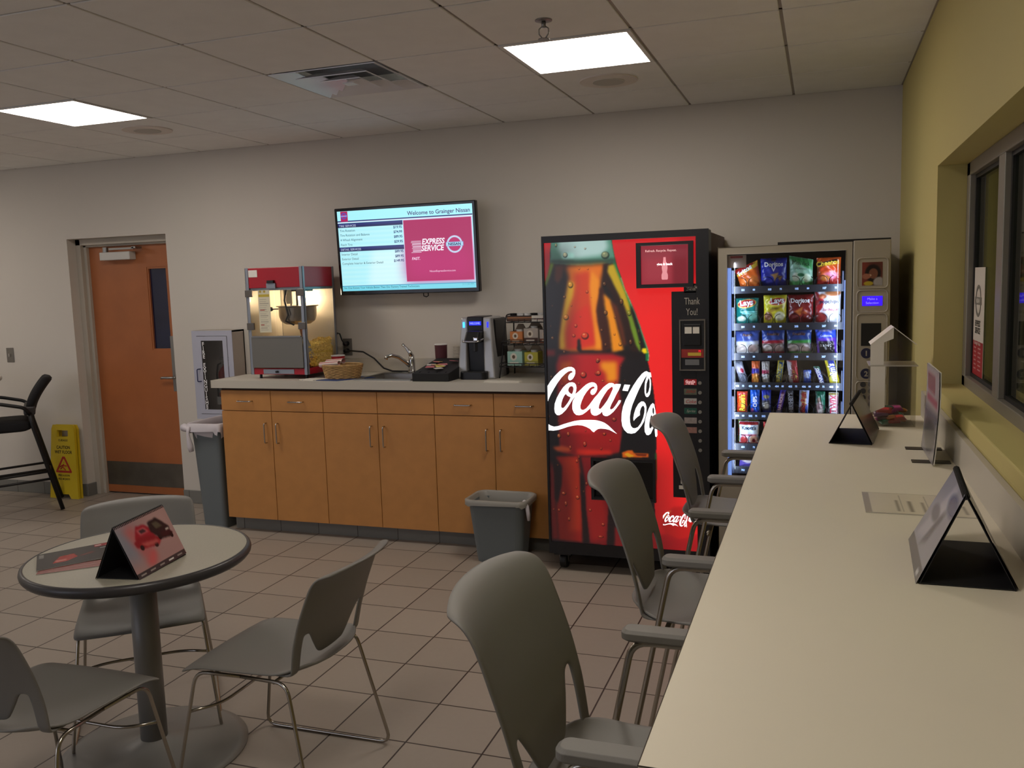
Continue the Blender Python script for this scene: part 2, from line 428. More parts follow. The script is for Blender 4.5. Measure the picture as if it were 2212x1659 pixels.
# ------------------------------------------------------------------ ceiling things
m_lamp = M('lit diffuser', (255,255,255), .5, emit=(255,244,232), es=LAMP)
lights = []
LBL = ['bright square ceiling light panel near the sprinkler head', 'bright square ceiling light panel at the left end of the ceiling']
for k, (x, y) in enumerate(LIGHTS):
    lab = LBL[k] if k < 2 else 'square ceiling light panel over the room behind the viewer'
    t = thing('ceiling_light', lab, 'ceiling light', (x,y,H), 0, 'recessed ceiling light panels')
    MB().plate([(-.3,-.3),(.3,-.3),(.3,.3),(-.3,.3)], [[(-.28,-.28),(-.28,.28),(.28,.28),(.28,-.28)]], 2, -.004, .02).obj('frame', m_white, t)
    MB().box((-.28,-.28,.002),(.28,.28,.012)).obj('diffuser', m_lamp, t)
t = thing('ceiling_vent', 'square white louvred air vent in the ceiling between the light panels', 'air vent', (-2.728,-1.501,H))
m_vent = M('vent enamel', (226,226,232), .25)
MB().box((-.3,-.3,.09),(.3,.3,.1)).obj('throat', M('vent shadowed duct', (120,120,126), .6), t)
for s, z in ((.295,-.002),(.2,-.012),(.115,-.016)):
    b = MB(); i = s-.075; o_ = s
    b.add([(-o_,-o_,z),(o_,-o_,z),(o_,o_,z),(-o_,o_,z),(-i,-i,z+.034),(i,-i,z+.034),(i,i,z+.034),(-i,i,z+.034)], [(0,1,5,4),(1,2,6,5),(2,3,7,6),(3,0,4,7)])
    b.obj('louvre', m_vent, t, solid=.004)
MB().box((-.03,-.03,-.016),(.03,.03,-.01)).obj('centre_plate', m_vent, t)
for x, y, lab in ((-1.51,-.90,'round grey ceiling speaker grille beyond the panel near the sprinkler'),(-4.56,-.90,'round grey ceiling speaker grille beyond the left light panel')):
    t = thing('ceiling_speaker', lab, 'ceiling speaker', (x,y,H), 0, 'ceiling speakers')
    MB().lathe([(.155,0),(.155,-.006),(.12,-.008),(.0,-.008)]).obj('rim', M('speaker rim', (222,214,206), .6), t)
    MB().lathe([(.085,-.008),(.085,-.011),(.0,-.012)]).obj('grille', M('speaker grille', (196,192,184), .7, bump=.8, bscale=900), t)
t = thing('sprinkler_head', 'small metal fire sprinkler head hanging from the ceiling before the light panel', 'sprinkler', (-1.505,-2.09,H))
MB().lathe([(.035,0),(.035,-.004),(.02,-.008),(.0,-.008)],seg=20).obj('escutcheon', m_steel, t)
b = MB().cyl((0,0,-.008),(0,0,-.03),.009)
for s in (-1,1): b.tube([(s*.006,0,-.025),(s*.02,0,-.035),(s*.02,0,-.055),(s*.004,0,-.075)],.003,6)
b.obj('yoke', m_steel, t, smooth=True)
MB().lathe([(.0,-.073),(.024,-.075),(.024,-.078),(.0,-.078)],seg=16).obj('deflector', m_steel, t)
# wall plates
t = thing('light_switch', 'grey wall plate with toggle switch left of the orange door', 'light switch', (-6.955,0,1.192))
MB().box((-.04,-.006,-.062),(.04,0,.062)).obj('plate', M('grey plate', (128,124,118), .4, .5), t, bevel=.003)
MB().box((-.006,-.018,-.012),(.006,-.004,.012)).obj('toggle', M('toggle', (170,165,158), .4), t)
# ================================================================== coffee counter
m_maple = M('maple laminate', (190,132,70), .45, noise=.05, nscale=14)
m_mapled = M('maple laminate gap', (60,34,16), .7)
m_lam = M('white laminate', (196,190,178), .38)
m_edge = M('white laminate edge', (205,200,190), .45)
m_blk = M('black plastic', (16,16,18), .38)
m_blkm = M('matt black', (20,20,22), .7)
cab_lab = ['left maple base cabinet with two drawers below the popcorn machine','middle maple base cabinet with plain false drawer fronts below the sink','right maple base cabinet with two drawers next to the red vending machine']
for k, (x0, x1) in enumerate(((-4.35,-3.543),(-3.543,-2.737),(-2.737,-1.93))):
    t = thing('base_cabinet', cab_lab[k], 'cabinet', (x0,0,0)); W = x1-x0
    MB().box((.001,-.60,.095),(W-.001,-.005,1.012)).obj('body', m_mapled if 0 else m_maple, t)
    MB().box((.0,-.605,.998),(W,-.601,1.012)).obj('shadow_gap', m_mapled, t)
    MB().box((0,-.54,0),(W,-.52,.094)).obj('toe_kick', m_base, t)
    h = W/2
    for s in (0, 1):
        a, c = s*h+.002, (s+1)*h-.002
        d = MB().box((a,-.62,.858),(c,-.601,.996)).obj('drawer_front', m_maple, t, bevel=.0015)
        if k != 1:
            mx = (a+c)/2; b = MB().tube(fillet([(mx-.055,-.622,.925),(mx-.055,-.648,.925),(mx+.055,-.648,.925),(mx+.055,-.622,.925)],.012),.0045)
            b.obj('pull', m_chrome, d, smooth=True)
        d = MB().box((a,-.62,.100),(c,-.601,.853)).obj('door', m_maple, t, bevel=.0015)
        hx = c-.045 if s == 0 else a+.045
        MB().tube(fillet([(hx,-.622,.64),(hx,-.648,.64),(hx,-.648,.775),(hx,-.622,.775)],.012),.0045).obj('handle', m_chrome, d, smooth=True)
t = thing('countertop', 'white laminate coffee countertop with backsplash over the maple cabinets', 'countertop', (0,0,0))
sx0, sx1, sy0, sy1 = -3.33, -2.95, -.52, -.15
MB().plate([(-4.405,-.645),(-1.935,-.645),(-1.935,-.001),(-4.405,-.001)], [[(sx0,sy0),(sx0,sy1),(sx1,sy1),(sx1,sy0)]], 2, 1.018, KZ).obj('top', m_lam, t, bevel=.003)
MB().box((-4.405,-.02,KZ),(-1.935,-.001,1.165)).obj('backsplash', m_lam, t, bevel=.002)
# sink
t = thing('sink', 'stainless steel drop-in sink in the coffee countertop', 'sink', (0,0,0))
b = MB().plate([(sx0-.02,sy0-.02),(sx1+.02,sy0-.02),(sx1+.02,sy1+.075),(sx0-.02,sy1+.075)], [[(sx0+.01,sy0+.01),(sx0+.01,sy1-.01),(sx1-.01,sy1-.01),(sx1-.01,sy0+.01)]], 2, KZ, KZ+.006)
b.obj('rim', m_steel, t, bevel=.002)
b = MB(); i = .012
b.add([(sx0+i,sy0+i,KZ),(sx1-i,sy0+i,KZ),(sx1-i,sy1-i,KZ),(sx0+i,sy1-i,KZ),(sx0+.03,sy0+.03,.91),(sx1-.03,sy0+.03,.91),(sx1-.03,sy1-.03,.91),(sx0+.03,sy1-.03,.91)],
      [(0,4,5,1),(1,5,6,2),(2,6,7,3),(3,7,4,0),(4,7,6,5)])
b.obj('basin', m_steel, t)
t = thing('faucet', 'chrome single lever faucet standing behind the sink', 'faucet', (-3.125,-.11,KZ+.006))
MB().lathe([(.03,0),(.03,.012),(.024,.02),(.022,.09),(.018,.12),(.0,.13)],seg=24).obj('body', m_chrome, t, smooth=True)
MB().tube([(0,0,.035),(-.03,-.03,.075),(-.065,-.07,.115),(-.10,-.105,.13),(-.125,-.13,.122),(-.13,-.135,.105)],.012,12,radii=[.016,.014,.013,.0125,.012,.014]).obj('spout', m_chrome, t, smooth=True)
MB().tube([(0,0,.115),(-.012,-.004,.145),(-.04,-.01,.18),(-.06,-.014,.20)],.01,10,radii=[.02,.014,.008,.01]).obj('lever', m_chrome, t, smooth=True)

# ---------------------------------------------------------------- popcorn machine
x0, x1, y0, y1, zb, zt = -4.17, -3.72, -.50, -.10, KZ+.03, 1.827
t = thing('popcorn_machine', 'red and steel popcorn machine with glass sides and a warm light inside', 'popcorn machine', (0,0,0))
m_red = M('red enamel', (168,22,40), .35)
m_al = M('pale steel posts', (150,156,166), .4, .6)
MB().box((x0,y0,1.69),(x1,y1,zt)).obj('hood', m_red, t, bevel=.003)
MB().box((x0+.01,y0+.01,1.672),(x1-.01,y1-.01,1.69)).obj('hood_underside', m_al, t)
MB().box((x0,y0,zb),(x1,y1,zb+.042)).obj('base', m_red, t, bevel=.002)
MB().box((x0+.1,y0-.003,zb+.005),(x1-.105,y0,zb+.036)).obj('drawer_plate', m_al, t)
MB().cyl((-3.955,y0-.003,zb+.02),(-3.955,y0-.022,zb+.02),.008,12).obj('drawer_knob', m_blk, t)
for px, py in ((x0,y0),(x1,y0),(x0,y1),(x1,y1)):
    sx = 1 if px == x0 else -1; sy = 1 if py == y0 else -1
    MB().box((px-sx*.003,py-sy*.003,zb),(px+sx*.022,py,zt+.001)).box((px-sx*.003,py-sy*.003,zb),(px,py+sy*.022,zt+.001)).obj('corner_post', m_al, t)
for px in (x0+.04, x1-.04):
    for py in (y0+.05, y1-.05):
        MB().cyl((px,py,KZ),(px,py,zb),.010,10).obj('foot', m_blk, t)
MB().box((x0+.022,y0-.012,1.142),(x1-.022,y0-.004,1.355)).obj('lower_door_panel', M('dull steel sheet', (128,126,120), .5, .8), t, bevel=.002)
MB().box((x0+.03,y0-.016,1.352),(x1-.03,y0-.003,1.362)).obj('door_rail', m_steel, t)
gm2 = glass('clear acrylic', (.98,.98,.96), .02, .02, .16)
MB().box((x0+.022,y0+.002,1.362),(-3.955,y0+.005,1.688)).obj('front_pane', gm2, t)
MB().box((-3.945,y0+.002,1.362),(x1-.022,y0+.005,1.688)).obj('front_pane', gm2, t)
MB().box((x1-.006,y0+.024,zb+.042),(x1-.003,y1-.022,1.688)).obj('side_pane', gm2, t)
MB().box((x0+.003,y0+.024,zb+.042),(x0+.006,y1-.006,1.688)).obj('side_panel', M('white sheet back', (215,210,200), .35), t)
MB().box((x0+.01,y1-.006,zb+.042),(x1-.01,y1-.002,1.688)).obj('back_panel', M('white sheet back', (215,210,200), .35), t)
for hx in (x0-.004, x1-.045):
    for hz in (1.655, 1.43):
        MB().box((hx,y0-.016,hz-.025),(hx+.058,y0-.004,hz+.022)).obj('hinge', M('hinge steel', (110,104,98), .4, .7), t, bevel=.002)
MB().box((-4.0,y0-.012,1.685),(-3.93,y0-.002,1.72)).obj('door_latch', m_al, t)
MB().box((-3.99,y0-.02,1.72),(-3.94,y0-.002,1.74)).obj('latch_knob', m_blk, t)
MB().box((-4.145,y0-.0025,1.765),(-4.075,y0,1.813)).obj('warning_sticker', M('sticker white', (225,222,215), .5), t)
# instruction sheet on the back panel
a = Art(.10,.29,.003,(238,232,214)); a.rect(.005,.245,.095,.262,(214,190,60)); 
for k in range(16):
    a.rect(.012,.015+k*.014,.012+.05+.03*random.random(),.019+k*.014,(150,140,130), a=.6)
a.rect(.012,.05,.04,.056,(190,60,50)); a.rect(.012,.15,.05,.156,(190,60,50))
a.disc(.02,.28,.01,.008,(200,170,50)); a.disc(.055,.28,.01,.008,(200,170,50))
a.mesh('instruction_sheet', attr_mat('printed paper', rough=.6), lambda x,y: (-4.085+x*.95, y0+.0075, 1.385+y), t)
# kettle
kx, ky = -3.90, -.30
m_ket = M('kettle steel', (176,168,158), .28, 1.0)
b = MB().lathe([(.0,1.432),(.085,1.432),(.118,1.455),(.13,1.49),(.13,1.552),(.145,1.556),(.145,1.562),(.0,1.562)],(kx,ky,0),32)
b.obj('kettle', m_ket, t, smooth=True, bevel=.002)
b = MB().cyl((kx-.05,ky,1.56),(kx-.05,ky,1.69),.006,8).cyl((kx+.05,ky,1.56),(kx+.05,ky,1.69),.006,8).cyl((kx,ky,1.56),(kx,ky,1.69),.008,8)
b.obj('hanger_rods', m_steel, t, smooth=True)
MB().box((kx-.085,ky-.035,1.575),(kx-.02,ky-.03,1.69)).obj('hanger_bracket', m_steel, t)
MB().tube([(kx+.0,ky-.125,1.68),(kx-.01,ky-.14,1.6),(kx+.02,ky-.15,1.5),(kx-.01,ky-.14,1.46),(kx+.03,ky-.1,1.43)],.007,8).obj('kettle_cable', m_blk, t, smooth=True)
MB().cyl((kx-.13,ky,1.54),(kx-.2,ky-.02,1.54),.004,8).lathe([(0,0),(.012,.004),(.016,.016),(.012,.028),(0,.032)],(kx-.205,ky-.02,1.524),14).obj('dump_handle', m_blk, t, smooth=True)
MB().box((kx-.05,ky-.03,1.66),(kx+.1,ky+.05,1.675)).obj('motor_cover', m_blk, t)
MB().cyl((kx+.02,ky,1.43),(kx+.02,ky+.03,1.33),.02,12,.016).obj('old_maids_chute', M('copper tint steel', (170,120,80), .35, .8), t)
b = MB().prism([(y0+.01,1.137),(y0+.01,1.33),(y0+.05,1.33),(y0+.12,1.22),(y0+.01,1.137)][:4],0,x1-.03,x1-.012); b.obj('inner_flap', m_al, t)
la = bpy.data.lights.new('warming_lamp','POINT'); la.energy = 9.0; la.color = (1,.72,.42); la.shadow_soft_size = .03
lo = bpy.data.objects.new('warming_lamp', la); COL.objects.link(lo); lo.location = (kx-.03, ky+.13, 1.62); lo.parent = t
MB().lathe([(0,0),(.022,.008),(.028,.03),(.018,.055),(.0,.06)],(kx-.03,ky+.14,1.605),16).obj('heat_bulb', M('glowing bulb', (255,230,190), .5, emit=(255,225,180), es=14), t, smooth=True)
# heap of popcorn
random.seed(3); b = MB()
def hz_(x, y):
    u = (x-x0)/(x1-x0); v = (y-y0)/(y1-y0)
    return zb+.045+.175*min(1,max(0,(u-.15)/.6))*(.82+.18*v)+.008*math.sin(v*9)
n = 16; rows = [[(x0+.03+(x1-x0-.045)*i/n, y0+.03+(y1-y0-.06)*j/n, hz_(x0+.03+(x1-x0-.045)*i/n, y0+.03+(y1-y0-.06)*j/n)-.012) for i in range(n+1)] for j in range(n+1)]
b.grid(rows)
for k in range(2, n+1):
    pass
b.box((x1-.13,y1-.16,zb+.045),(x1-.015,y1-.03,zb+.17))
def puff(b, c, r):
    f = (1+5**.5)/2; V = [(-1,f,0),(1,f,0),(-1,-f,0),(1,-f,0),(0,-1,f),(0,1,f),(0,-1,-f),(0,1,-f),(f,0,-1),(f,0,1),(-f,0,-1),(-f,0,1)]
    F = [(0,11,5),(0,5,1),(0,1,7),(0,7,10),(0,10,11),(1,5,9),(5,11,4),(11,10,2),(10,7,6),(7,1,8),(3,9,4),(3,4,2),(3,2,6),(3,6,8),(3,8,9),(4,9,5),(2,4,11),(6,2,10),(8,6,7),(9,8,1)]
    b.add([(c[0]+x*r*random.uniform(.6,1.25)*.53, c[1]+y*r*random.uniform(.6,1.25)*.53, c[2]+z*r*random.uniform(.6,1.25)*.53) for x,y,z in V], F)
for k in range(900):
    x = x0+.03+(x1-x0-.05)*random.random()**.7; y = y0+.04+(y1-y0-.08)*random.random()
    puff(b, (x,y,hz_(x,y)+random.uniform(-.012,.008)), random.uniform(.008,.014))
for k in range(420):   # against the side pane
    y = y0+.05+(y1-y0-.1)*random.random(); zz = random.uniform(zb+.05, hz_(x1-.02,y)); puff(b, (x1-.019,y,zz), random.uniform(.009,.0135))
mark(b.obj('popcorn', M('buttered popcorn', (244,206,96), .7, noise=.18, nscale=60), smooth=True), 'yellow popcorn heaped inside the glass popcorn machine', 'popcorn', kind='stuff')

# ---------------------------------------------------------------- things on the counter
t = thing('popcorn_basket', 'oval wicker basket in front of the sink, on a blue mat', 'basket', (-3.49,-.43,KZ+.004))
b = MB()
for k in range(9):
    z = .006+k*.009; r = .115+.018*k/8
    b.tube([(r*math.cos(a)*1.05, r*.8*math.sin(a), z+.003*math.sin(a*14+k*PI)) for a in [2*PI*q/72 for q in range(72)]], .0058, 6, closed=True)
b.obj('woven_wall', M('wicker', (176,140,88), .7, noise=.25, nscale=40), t, smooth=True)
MB().lathe([(.118,0),(.118,.004),(0,.004)],seg=32,sx=1.05,sy=.8).obj('bottom', M('wicker dark', (140,104,60), .8), t)
MB().tube([(.135*math.cos(a)*1.05,.135*.8*math.sin(a),.088) for a in [2*PI*q/60 for q in range(60)]],.007,6,closed=True).obj('rim', M('wicker',(0,0,0)), t, smooth=True)
MB().add([(-3.68,-.55,KZ),(-3.45,-.58,KZ),(-3.28,-.44,KZ),(-3.5,-.30,KZ),(-3.68,-.55,KZ+.003),(-3.45,-.58,KZ+.003),(-3.28,-.44,KZ+.003),(-3.5,-.30,KZ+.003)],[(3,2,1,0),(4,5,6,7),(0,1,5,4),(1,2,6,5),(2,3,7,6),(3,0,4,7)])
o = MB().add([(-3.72,-.57,KZ),(-3.44,-.60,KZ),(-3.27,-.38,KZ),(-3.5,-.30,KZ),(-3.72,-.57,KZ+.003),(-3.44,-.60,KZ+.003),(-3.27,-.38,KZ+.003),(-3.5,-.30,KZ+.003)],[(3,2,1,0),(4,5,6,7),(0,1,5,4),(1,2,6,5),(2,3,7,6),(3,0,4,7)]).obj('place_mat', M('blue paper', (40,66,124), .6))
mark(o, 'flat blue mat under the wicker basket', 'mat')
for k, (x, y, r, lb) in enumerate(((-3.565,-.47,.12,'front striped red and white popcorn bag lying in the wicker basket'),(-3.555,-.41,-.1,'rear striped red and white popcorn bag lying in the wicker basket'))):
    a = Art(.15,.22,.004,(226,220,212))
    for q in range(9): a.rect(q*.0172+.003,0,q*.0172+.010,.22,(170,40,46))
    c_, s_ = math.cos(r), math.sin(r)
    def bagf(u, v):
        an = 2*PI*u/.15; yy = .024*math.cos(an); zz = .018*math.sin(an); xx = v-.11
        return (x+(xx*.62)*c_-yy*s_, y+(xx*.62)*s_+yy*c_, KZ+.10+.012*k+zz+ xx*.04)
    o = a.mesh('popcorn_bag', attr_mat('printed paper'), bagf); mark(o, lb, 'popcorn bag', 'rolled popcorn bags in the basket')
a = Art(.28,.115,.005,(176,26,40)); a.poly([(.05,.02),(.08,.02),(.085,.08),(.06,.09)],(230,224,214),.006); a.rect(.1,.05,.13,.06,(230,224,214)); a.rect(.19,.02,.22,.09,(230,224,214),.004)
t = thing('popcorn_cup', 'red paper cup with white rim behind the wicker basket', 'cup', (-3.615,-.27,KZ)); t.scale = (1,1,1.2)
a.mesh('wall', attr_mat('printed paper'), lambda u,v: ((.036+.09*v)*math.cos(-PI*.9+2*PI*u/.28),(.036+.09*v)*math.sin(-PI*.9+2*PI*u/.28),.002+v), t)
MB().tube([(.0465*math.cos(q/24*2*PI),.0465*math.sin(q/24*2*PI),.117) for q in range(24)],.003,6,closed=True).obj('rim', m_white, t, smooth=True)
MB().cyl((0,0,.0),(0,0,.004),.036,24).obj('bottom', m_white, t)
MB().lathe([(0,.09),(.043,.09)],cap=False,seg=24).obj('inside', m_white, t)
# outlet, plugs, cord
t = thing('wall_outlet', 'grey duplex wall outlet between the popcorn machine and faucet', 'outlet', (-3.688,0,1.245))
MB().box((-.037,-.006,-.062),(.037,0,.062)).obj('plate', M('grey plate', (0,0,0)), t, bevel=.003)
for z in (-.026,.026): MB().cyl((0,-.006,z),(0,-.009,z),.017,16).obj('socket', m_blkm, t)
o = MB().tube([(-3.688,-.01,1.27),(-3.69,-.04,1.27),(-3.70,-.06,1.30),(-3.715,-.06,1.345),(-3.74,-.05,1.35),(-3.76,-.04,1.33)],.005,8).cyl((-3.688,-.009,1.271),(-3.69,-.045,1.271),.015,14).obj('power_cord', m_blk, smooth=True)
mark(o, 'short black cord plugged into the upper outlet socket behind the popcorn machine', 'power cord')
o = MB().tube([(-3.688,-.02,1.218),(-3.68,-.05,1.218),(-3.62,-.07,1.222),(-3.52,-.08,1.215),(-3.43,-.09,1.17),(-3.35,-.1,1.10),(-3.28,-.105,KZ+.015),(-3.2,-.06,KZ+.009),(-3.05,-.045,KZ+.009),(-2.7,-.045,KZ+.009),(-2.55,-.06,KZ+.009)],.006,8).cyl((-3.688,-.009,1.219),(-3.688,-.045,1.219),.015,14).obj('power_cord', m_blk, smooth=True)
mark(o, 'long black cord curving from the lower outlet socket down behind the sink', 'power cord')
# napkins
def paper(name, lb, pts, z, mat, cat='napkin', th=.0012):
    n = len(pts); o = MB().add([(x,y,z) for x,y in pts]+[(x,y,z+th) for x,y in pts],[tuple(range(n))[::-1],tuple(range(n,2*n))]+[(i,(i+1)%n,n+(i+1)%n,n+i) for i in range(n)]).obj(name, mat)
    return mark(o, lb, cat)
m_pap = M('white paper', (215,210,200), .8)
paper('paper_napkin', 'white folded napkins left of the wicker basket on the counter', [(-3.75,-.56),(-3.62,-.60),(-3.55,-.5),(-3.68,-.46)], KZ, m_pap, th=.006)
paper('paper_towel', 'crumpled white paper towel in front of the brewer and pod rack', [(-2.40,-.60),(-2.28,-.615),(-2.17,-.60),(-2.16,-.565),(-2.25,-.55),(-2.39,-.565)], KZ, m_pap, 'paper towel', th=.008)
# condiment tray
t = thing('condiment_tray', 'black slanted condiment tray with sweetener packets beside the sink', 'tray', (-2.765,-.36,KZ))
b = MB().prism([(-.22,0),(.18,0),(.18,.115),(-.22,.052)],0,-.135,.12); b.obj('tray_body', m_blkm, t, bevel=.004)
for q, dx in enumerate((-.09,-.03,.03,.09)): MB().box((dx-.001,-.2,.05),(dx+.001,.16,.06)).obj('divider', m_blk, t)
random.seed(11)
for k in range(14):
    c = [(206,120,128),(214,196,110),(206,120,128),(200,196,190)][k%4]
    x = -2.84+random.random()*.12; y = -.53+random.random()*.22
    z = KZ+.058+(y+.58)*.158+.002*(k%5)
    r = random.random()*PI; dx, dy = .028*math.cos(r), .028*math.sin(r); ex, ey = -.016*math.sin(r), .016*math.cos(r)
    o = MB().add([(x-dx-ex,y-dy-ey,z),(x+dx-ex,y+dy-ey,z),(x+dx+ex,y+dy+ey,z+.004),(x-dx+ex,y-dy+ey,z+.004)]+[(x-dx-ex,y-dy-ey,z+.003),(x+dx-ex,y+dy-ey,z+.003),(x+dx+ex,y+dy+ey,z+.007),(x-dx+ex,y-dy+ey,z+.007)],[(3,2,1,0),(4,5,6,7),(0,1,5,4),(1,2,6,5),(2,3,7,6),(3,0,4,7)])
    o = o.obj('sweetener_packet', M('packet%d'%(k%4), c, .6))
    mark(o, ['pink','yellow','pink','white'][k%4]+' paper sweetener packet lying on the black condiment tray', 'sweetener packet', 'sweetener packets')
# cup stacks
t = thing('cup_stack', 'tall maroon stack of paper cups left of the coffee brewer', 'cup stack', (-2.89,-.13,KZ))
a = Art(.28,.2,.005,(78,30,40)); a.disc(.10,.03,.03,.05,(196,176,150),.1)
a.mesh('cups', attr_mat('printed paper'), lambda u,v: ((.037+.03*v)*math.cos(-PI*.8+2*PI*u/.28),(.037+.03*v)*math.sin(-PI*.8+2*PI*u/.28),.001+v), t)
MB().lathe([(.043,.2),(.046,.203),(.043,.208),(.0,.208)],seg=24).obj('lid', m_white, t)
t = thing('cup_stack', 'white stack of foam cups right behind the left edge of the coffee brewer', 'cup stack', (-2.765,-.11,KZ))
b = MB()
for k in range(7): b.lathe([(.030,.0+k*.022),(.036,.024+k*.022),(.041,.055+k*.022),(.043,.058+k*.022),(.041,.06+k*.022)],seg=24)
b.obj('cups', M('foam cup', (200,192,176), .6), t)
# brewer
t = thing('coffee_brewer', 'silver and black single cup coffee brewer with blue display', 'coffee maker', (-2.525,-.28,KZ))
m_sil = M('silver plastic', (176,176,176), .35, .4)
def trap(b, xa0, xa1, xb0, xb1, ya, yb, z0, z1, yt=None):
    yt = ya if yt is None else yt
    return b.add([(xa0,ya,z0),(xa1,ya,z0),(xa1,yb,z0),(xa0,yb,z0),(xb0,yt,z1),(xb1,yt,z1),(xb1,yb,z1),(xb0,yb,z1)],[(0,3,2,1),(4,5,6,7),(0,1,5,4),(1,2,6,5),(2,3,7,6),(3,0,4,7)])
trap(MB(),-.11,.125,-.09,.11,-.06,.17,0,.385).obj('back_housing', m_blk, t, bevel=.012)
trap(MB(),-.13,-.065,-.105,-.06,-.13,.1,.0,.395,-.10).obj('side_panel', m_sil, t, bevel=.01, bseg=3)
trap(MB(),.055,.13,.045,.10,-.13,.1,.0,.395,-.10).obj('side_panel', m_sil, t, bevel=.01, bseg=3)
trap(MB(),-.066,.056,-.062,.047,-.085,.08,.0,.40,-.105).obj('centre_column', m_blk, t, bevel=.006)
b = MB().rrloft([(-.008,-.13,0,.09,.05,.03),(-.008,-.13,.045,.09,.05,.03),(-.008,-.13,.052,.085,.046,.03)]); b.obj('drip_tray', m_blk, t)
trap(MB(),-.06,.045,-.045,.05,-.19,-.08,.235,.31,-.17).obj('brew_head', m_blk, t, bevel=.012, bseg=3)
MB().tube(fillet([(-.075,-.16,.25),(-.055,-.205,.245),(.05,-.205,.245),(.068,-.16,.26)],.02),.006).obj('head_trim', m_chrome, t, smooth=True)
MB().box((.015,-.2,.18),(.03,-.16,.24)).obj('lever_stub', m_blk, t, bevel=.004)
MB().box((.02,-.212,.25),(.05,-.198,.272)).obj('handle_tip', m_chrome, t, bevel=.004)
m_blue = M('blue display', (10,10,60), .4, emit=(30,40,255), es=2.2)
MB().box((-.045,-.108,.345),(.035,-.1045,.368)).obj('display', m_blue, t)
text('WELCOME', .017, (-.042,-.1085,.351), M('display text', (150,160,255), emit=(150,160,255), es=1.5), t, sx=.85)
MB().box((-.088,-.1125,.33),(-.078,-.104,.365)).obj('button', M('cyan light', (60,160,255), emit=(60,170,255), es=2.5), t)
MB().box((.078,-.1125,.33),(.084,-.104,.365)).obj('button', M('blue display', (0,0,0)), t)
# pod rack
t = thing('pod_rack', 'black wire rack of coffee pod boxes between brewer and red vending machine', 'rack', (-2.17,-.2,KZ))
m_wire = M('black wire', (22,20,20), .5)
for sx in (-.21,.2):
    MB().tube(fillet([(sx*1.0,-.17,0),(sx*.95,-.15,.1),(sx*.85,-.10,.405),(sx*.85,.05,.405),(sx,.13,0)],.04),.0045,8).obj('side_frame', m_wire, t, smooth=True)
for z, w_, y0_ in ((.075,.2,-.19),(.215,.19,-.17),(.355,.17,-.13)):
    b = MB()
    for dz in (0,.022): b.tube(fillet([(-w_,.1,z+dz),(-w_,y0_,z+dz),(w_,y0_,z+dz),(w_,.1,z+dz)],.02),.003,6)
    for k in range(9):
        x = -w_+2*w_*k/8; b.tube([(x,.1,z),(x,y0_,z),(x,y0_,z+.022)],.002,6)
    b.obj('shelf', m_wire, t, smooth=True)
def podbox(x, y, z, w_, d, h, c, label_c, lb, open_=True, c2=None):
    t = thing('pod_box', lb, 'coffee box', (x,y,z), 0, 'coffee pod boxes in the wire rack')
    a = Art(w_,h,.003,c); a.rect(0,0,w_,h*.35,c2 or tuple(int(q*.62) for q in c)); a.disc(w_*.42,h*.62,w_*.22,w_*.24,label_c,.15); a.disc(w_*.42,h*.62,w_*.1,w_*.12,(90,70,50),.2); a.rect(w_*.15,h*.12,w_*.75,h*.24,(226,220,208),.003)
    a.mesh('printed_front', attr_mat('printed paper'), lambda u,v: (u-w_/2, -d/2-.0006, v), t, smooth=False)
    m_c = M('card %d %d %d'%c, c, .6)
    MB().box((-w_/2,-d/2,0),(-w_/2+.002,d/2,h)).box((w_/2-.002,-d/2,0),(w_/2,d/2,h)).box((-w_/2,-d/2,0),(w_/2,-d/2+.002,h)).box((-w_/2,d/2-.002,0),(w_/2,d/2,h)).box((-w_/2,-d/2,0),(w_/2,d/2,.002)).obj('carton', m_c, t)
    MB().prism([(-w_/2,h),(w_/2,h),(w_*.2,h+.045),(-w_*.2,h+.045)],1,d/2-.004,d/2-.001).obj('lid_flap', M('bare card', (150,132,112), .8), t)
    MB().lathe([(.018,0),(.023,.03),(.025,.032),(.0,.034)],(0.01,-.01,h-.02),16).obj('pod', m_white, t)
podbox(-2.275,-.27,KZ+.222,.085,.1,.075,(196,120,62),(216,206,190),'orange and brown coffee pod box on the middle tier, left')
podbox(-2.175,-.27,KZ+.222,.095,.1,.095,(180,170,160),(216,206,190),'grey and dark brown coffee pod box on the middle tier', c2=(70,44,34))
podbox(-2.075,-.27,KZ+.222,.085,.1,.085,(186,176,168),(206,190,170),'pale coffee pod box on the middle tier beside the red vending machine', c2=(110,60,40))
podbox(-2.275,-.31,KZ+.082,.1,.1,.09,(158,198,186),(220,214,200),'pale teal and brown coffee pod box on the bottom tier', c2=(150,190,178))
podbox(-2.165,-.31,KZ+.082,.09,.1,.085,(186,178,60),(220,214,200),'yellow green coffee pod box on the bottom tier', c2=(150,146,60))
t = thing('pod_box', 'long black and brown coffee pod tray on the top tier', 'coffee box', (-2.17,-.26,KZ+.362))
MB().box((-.17,-.05,0),(.17,.05,.035)).obj('carton', M('dark brown card', (52,34,28), .6), t)
MB().box((-.165,-.0505,.008),(.02,-.0501,.028)).obj('orange_band', M('tan print', (150,104,70), .6), t)
MB().box((.0,-.054,-.004),(.165,-.052,.036)).obj('paper_note', m_pap, t)
text('to our guests', .018, (.015,-.0545,.01), M('pink text', (190,80,80)), t)
for k in range(7): MB().lathe([(.018,0),(.023,.028),(.025,.03),(.0,.032)],(-.14+.047*k,0,.02),14).obj('pod', m_white if k%3 else m_blk, t)

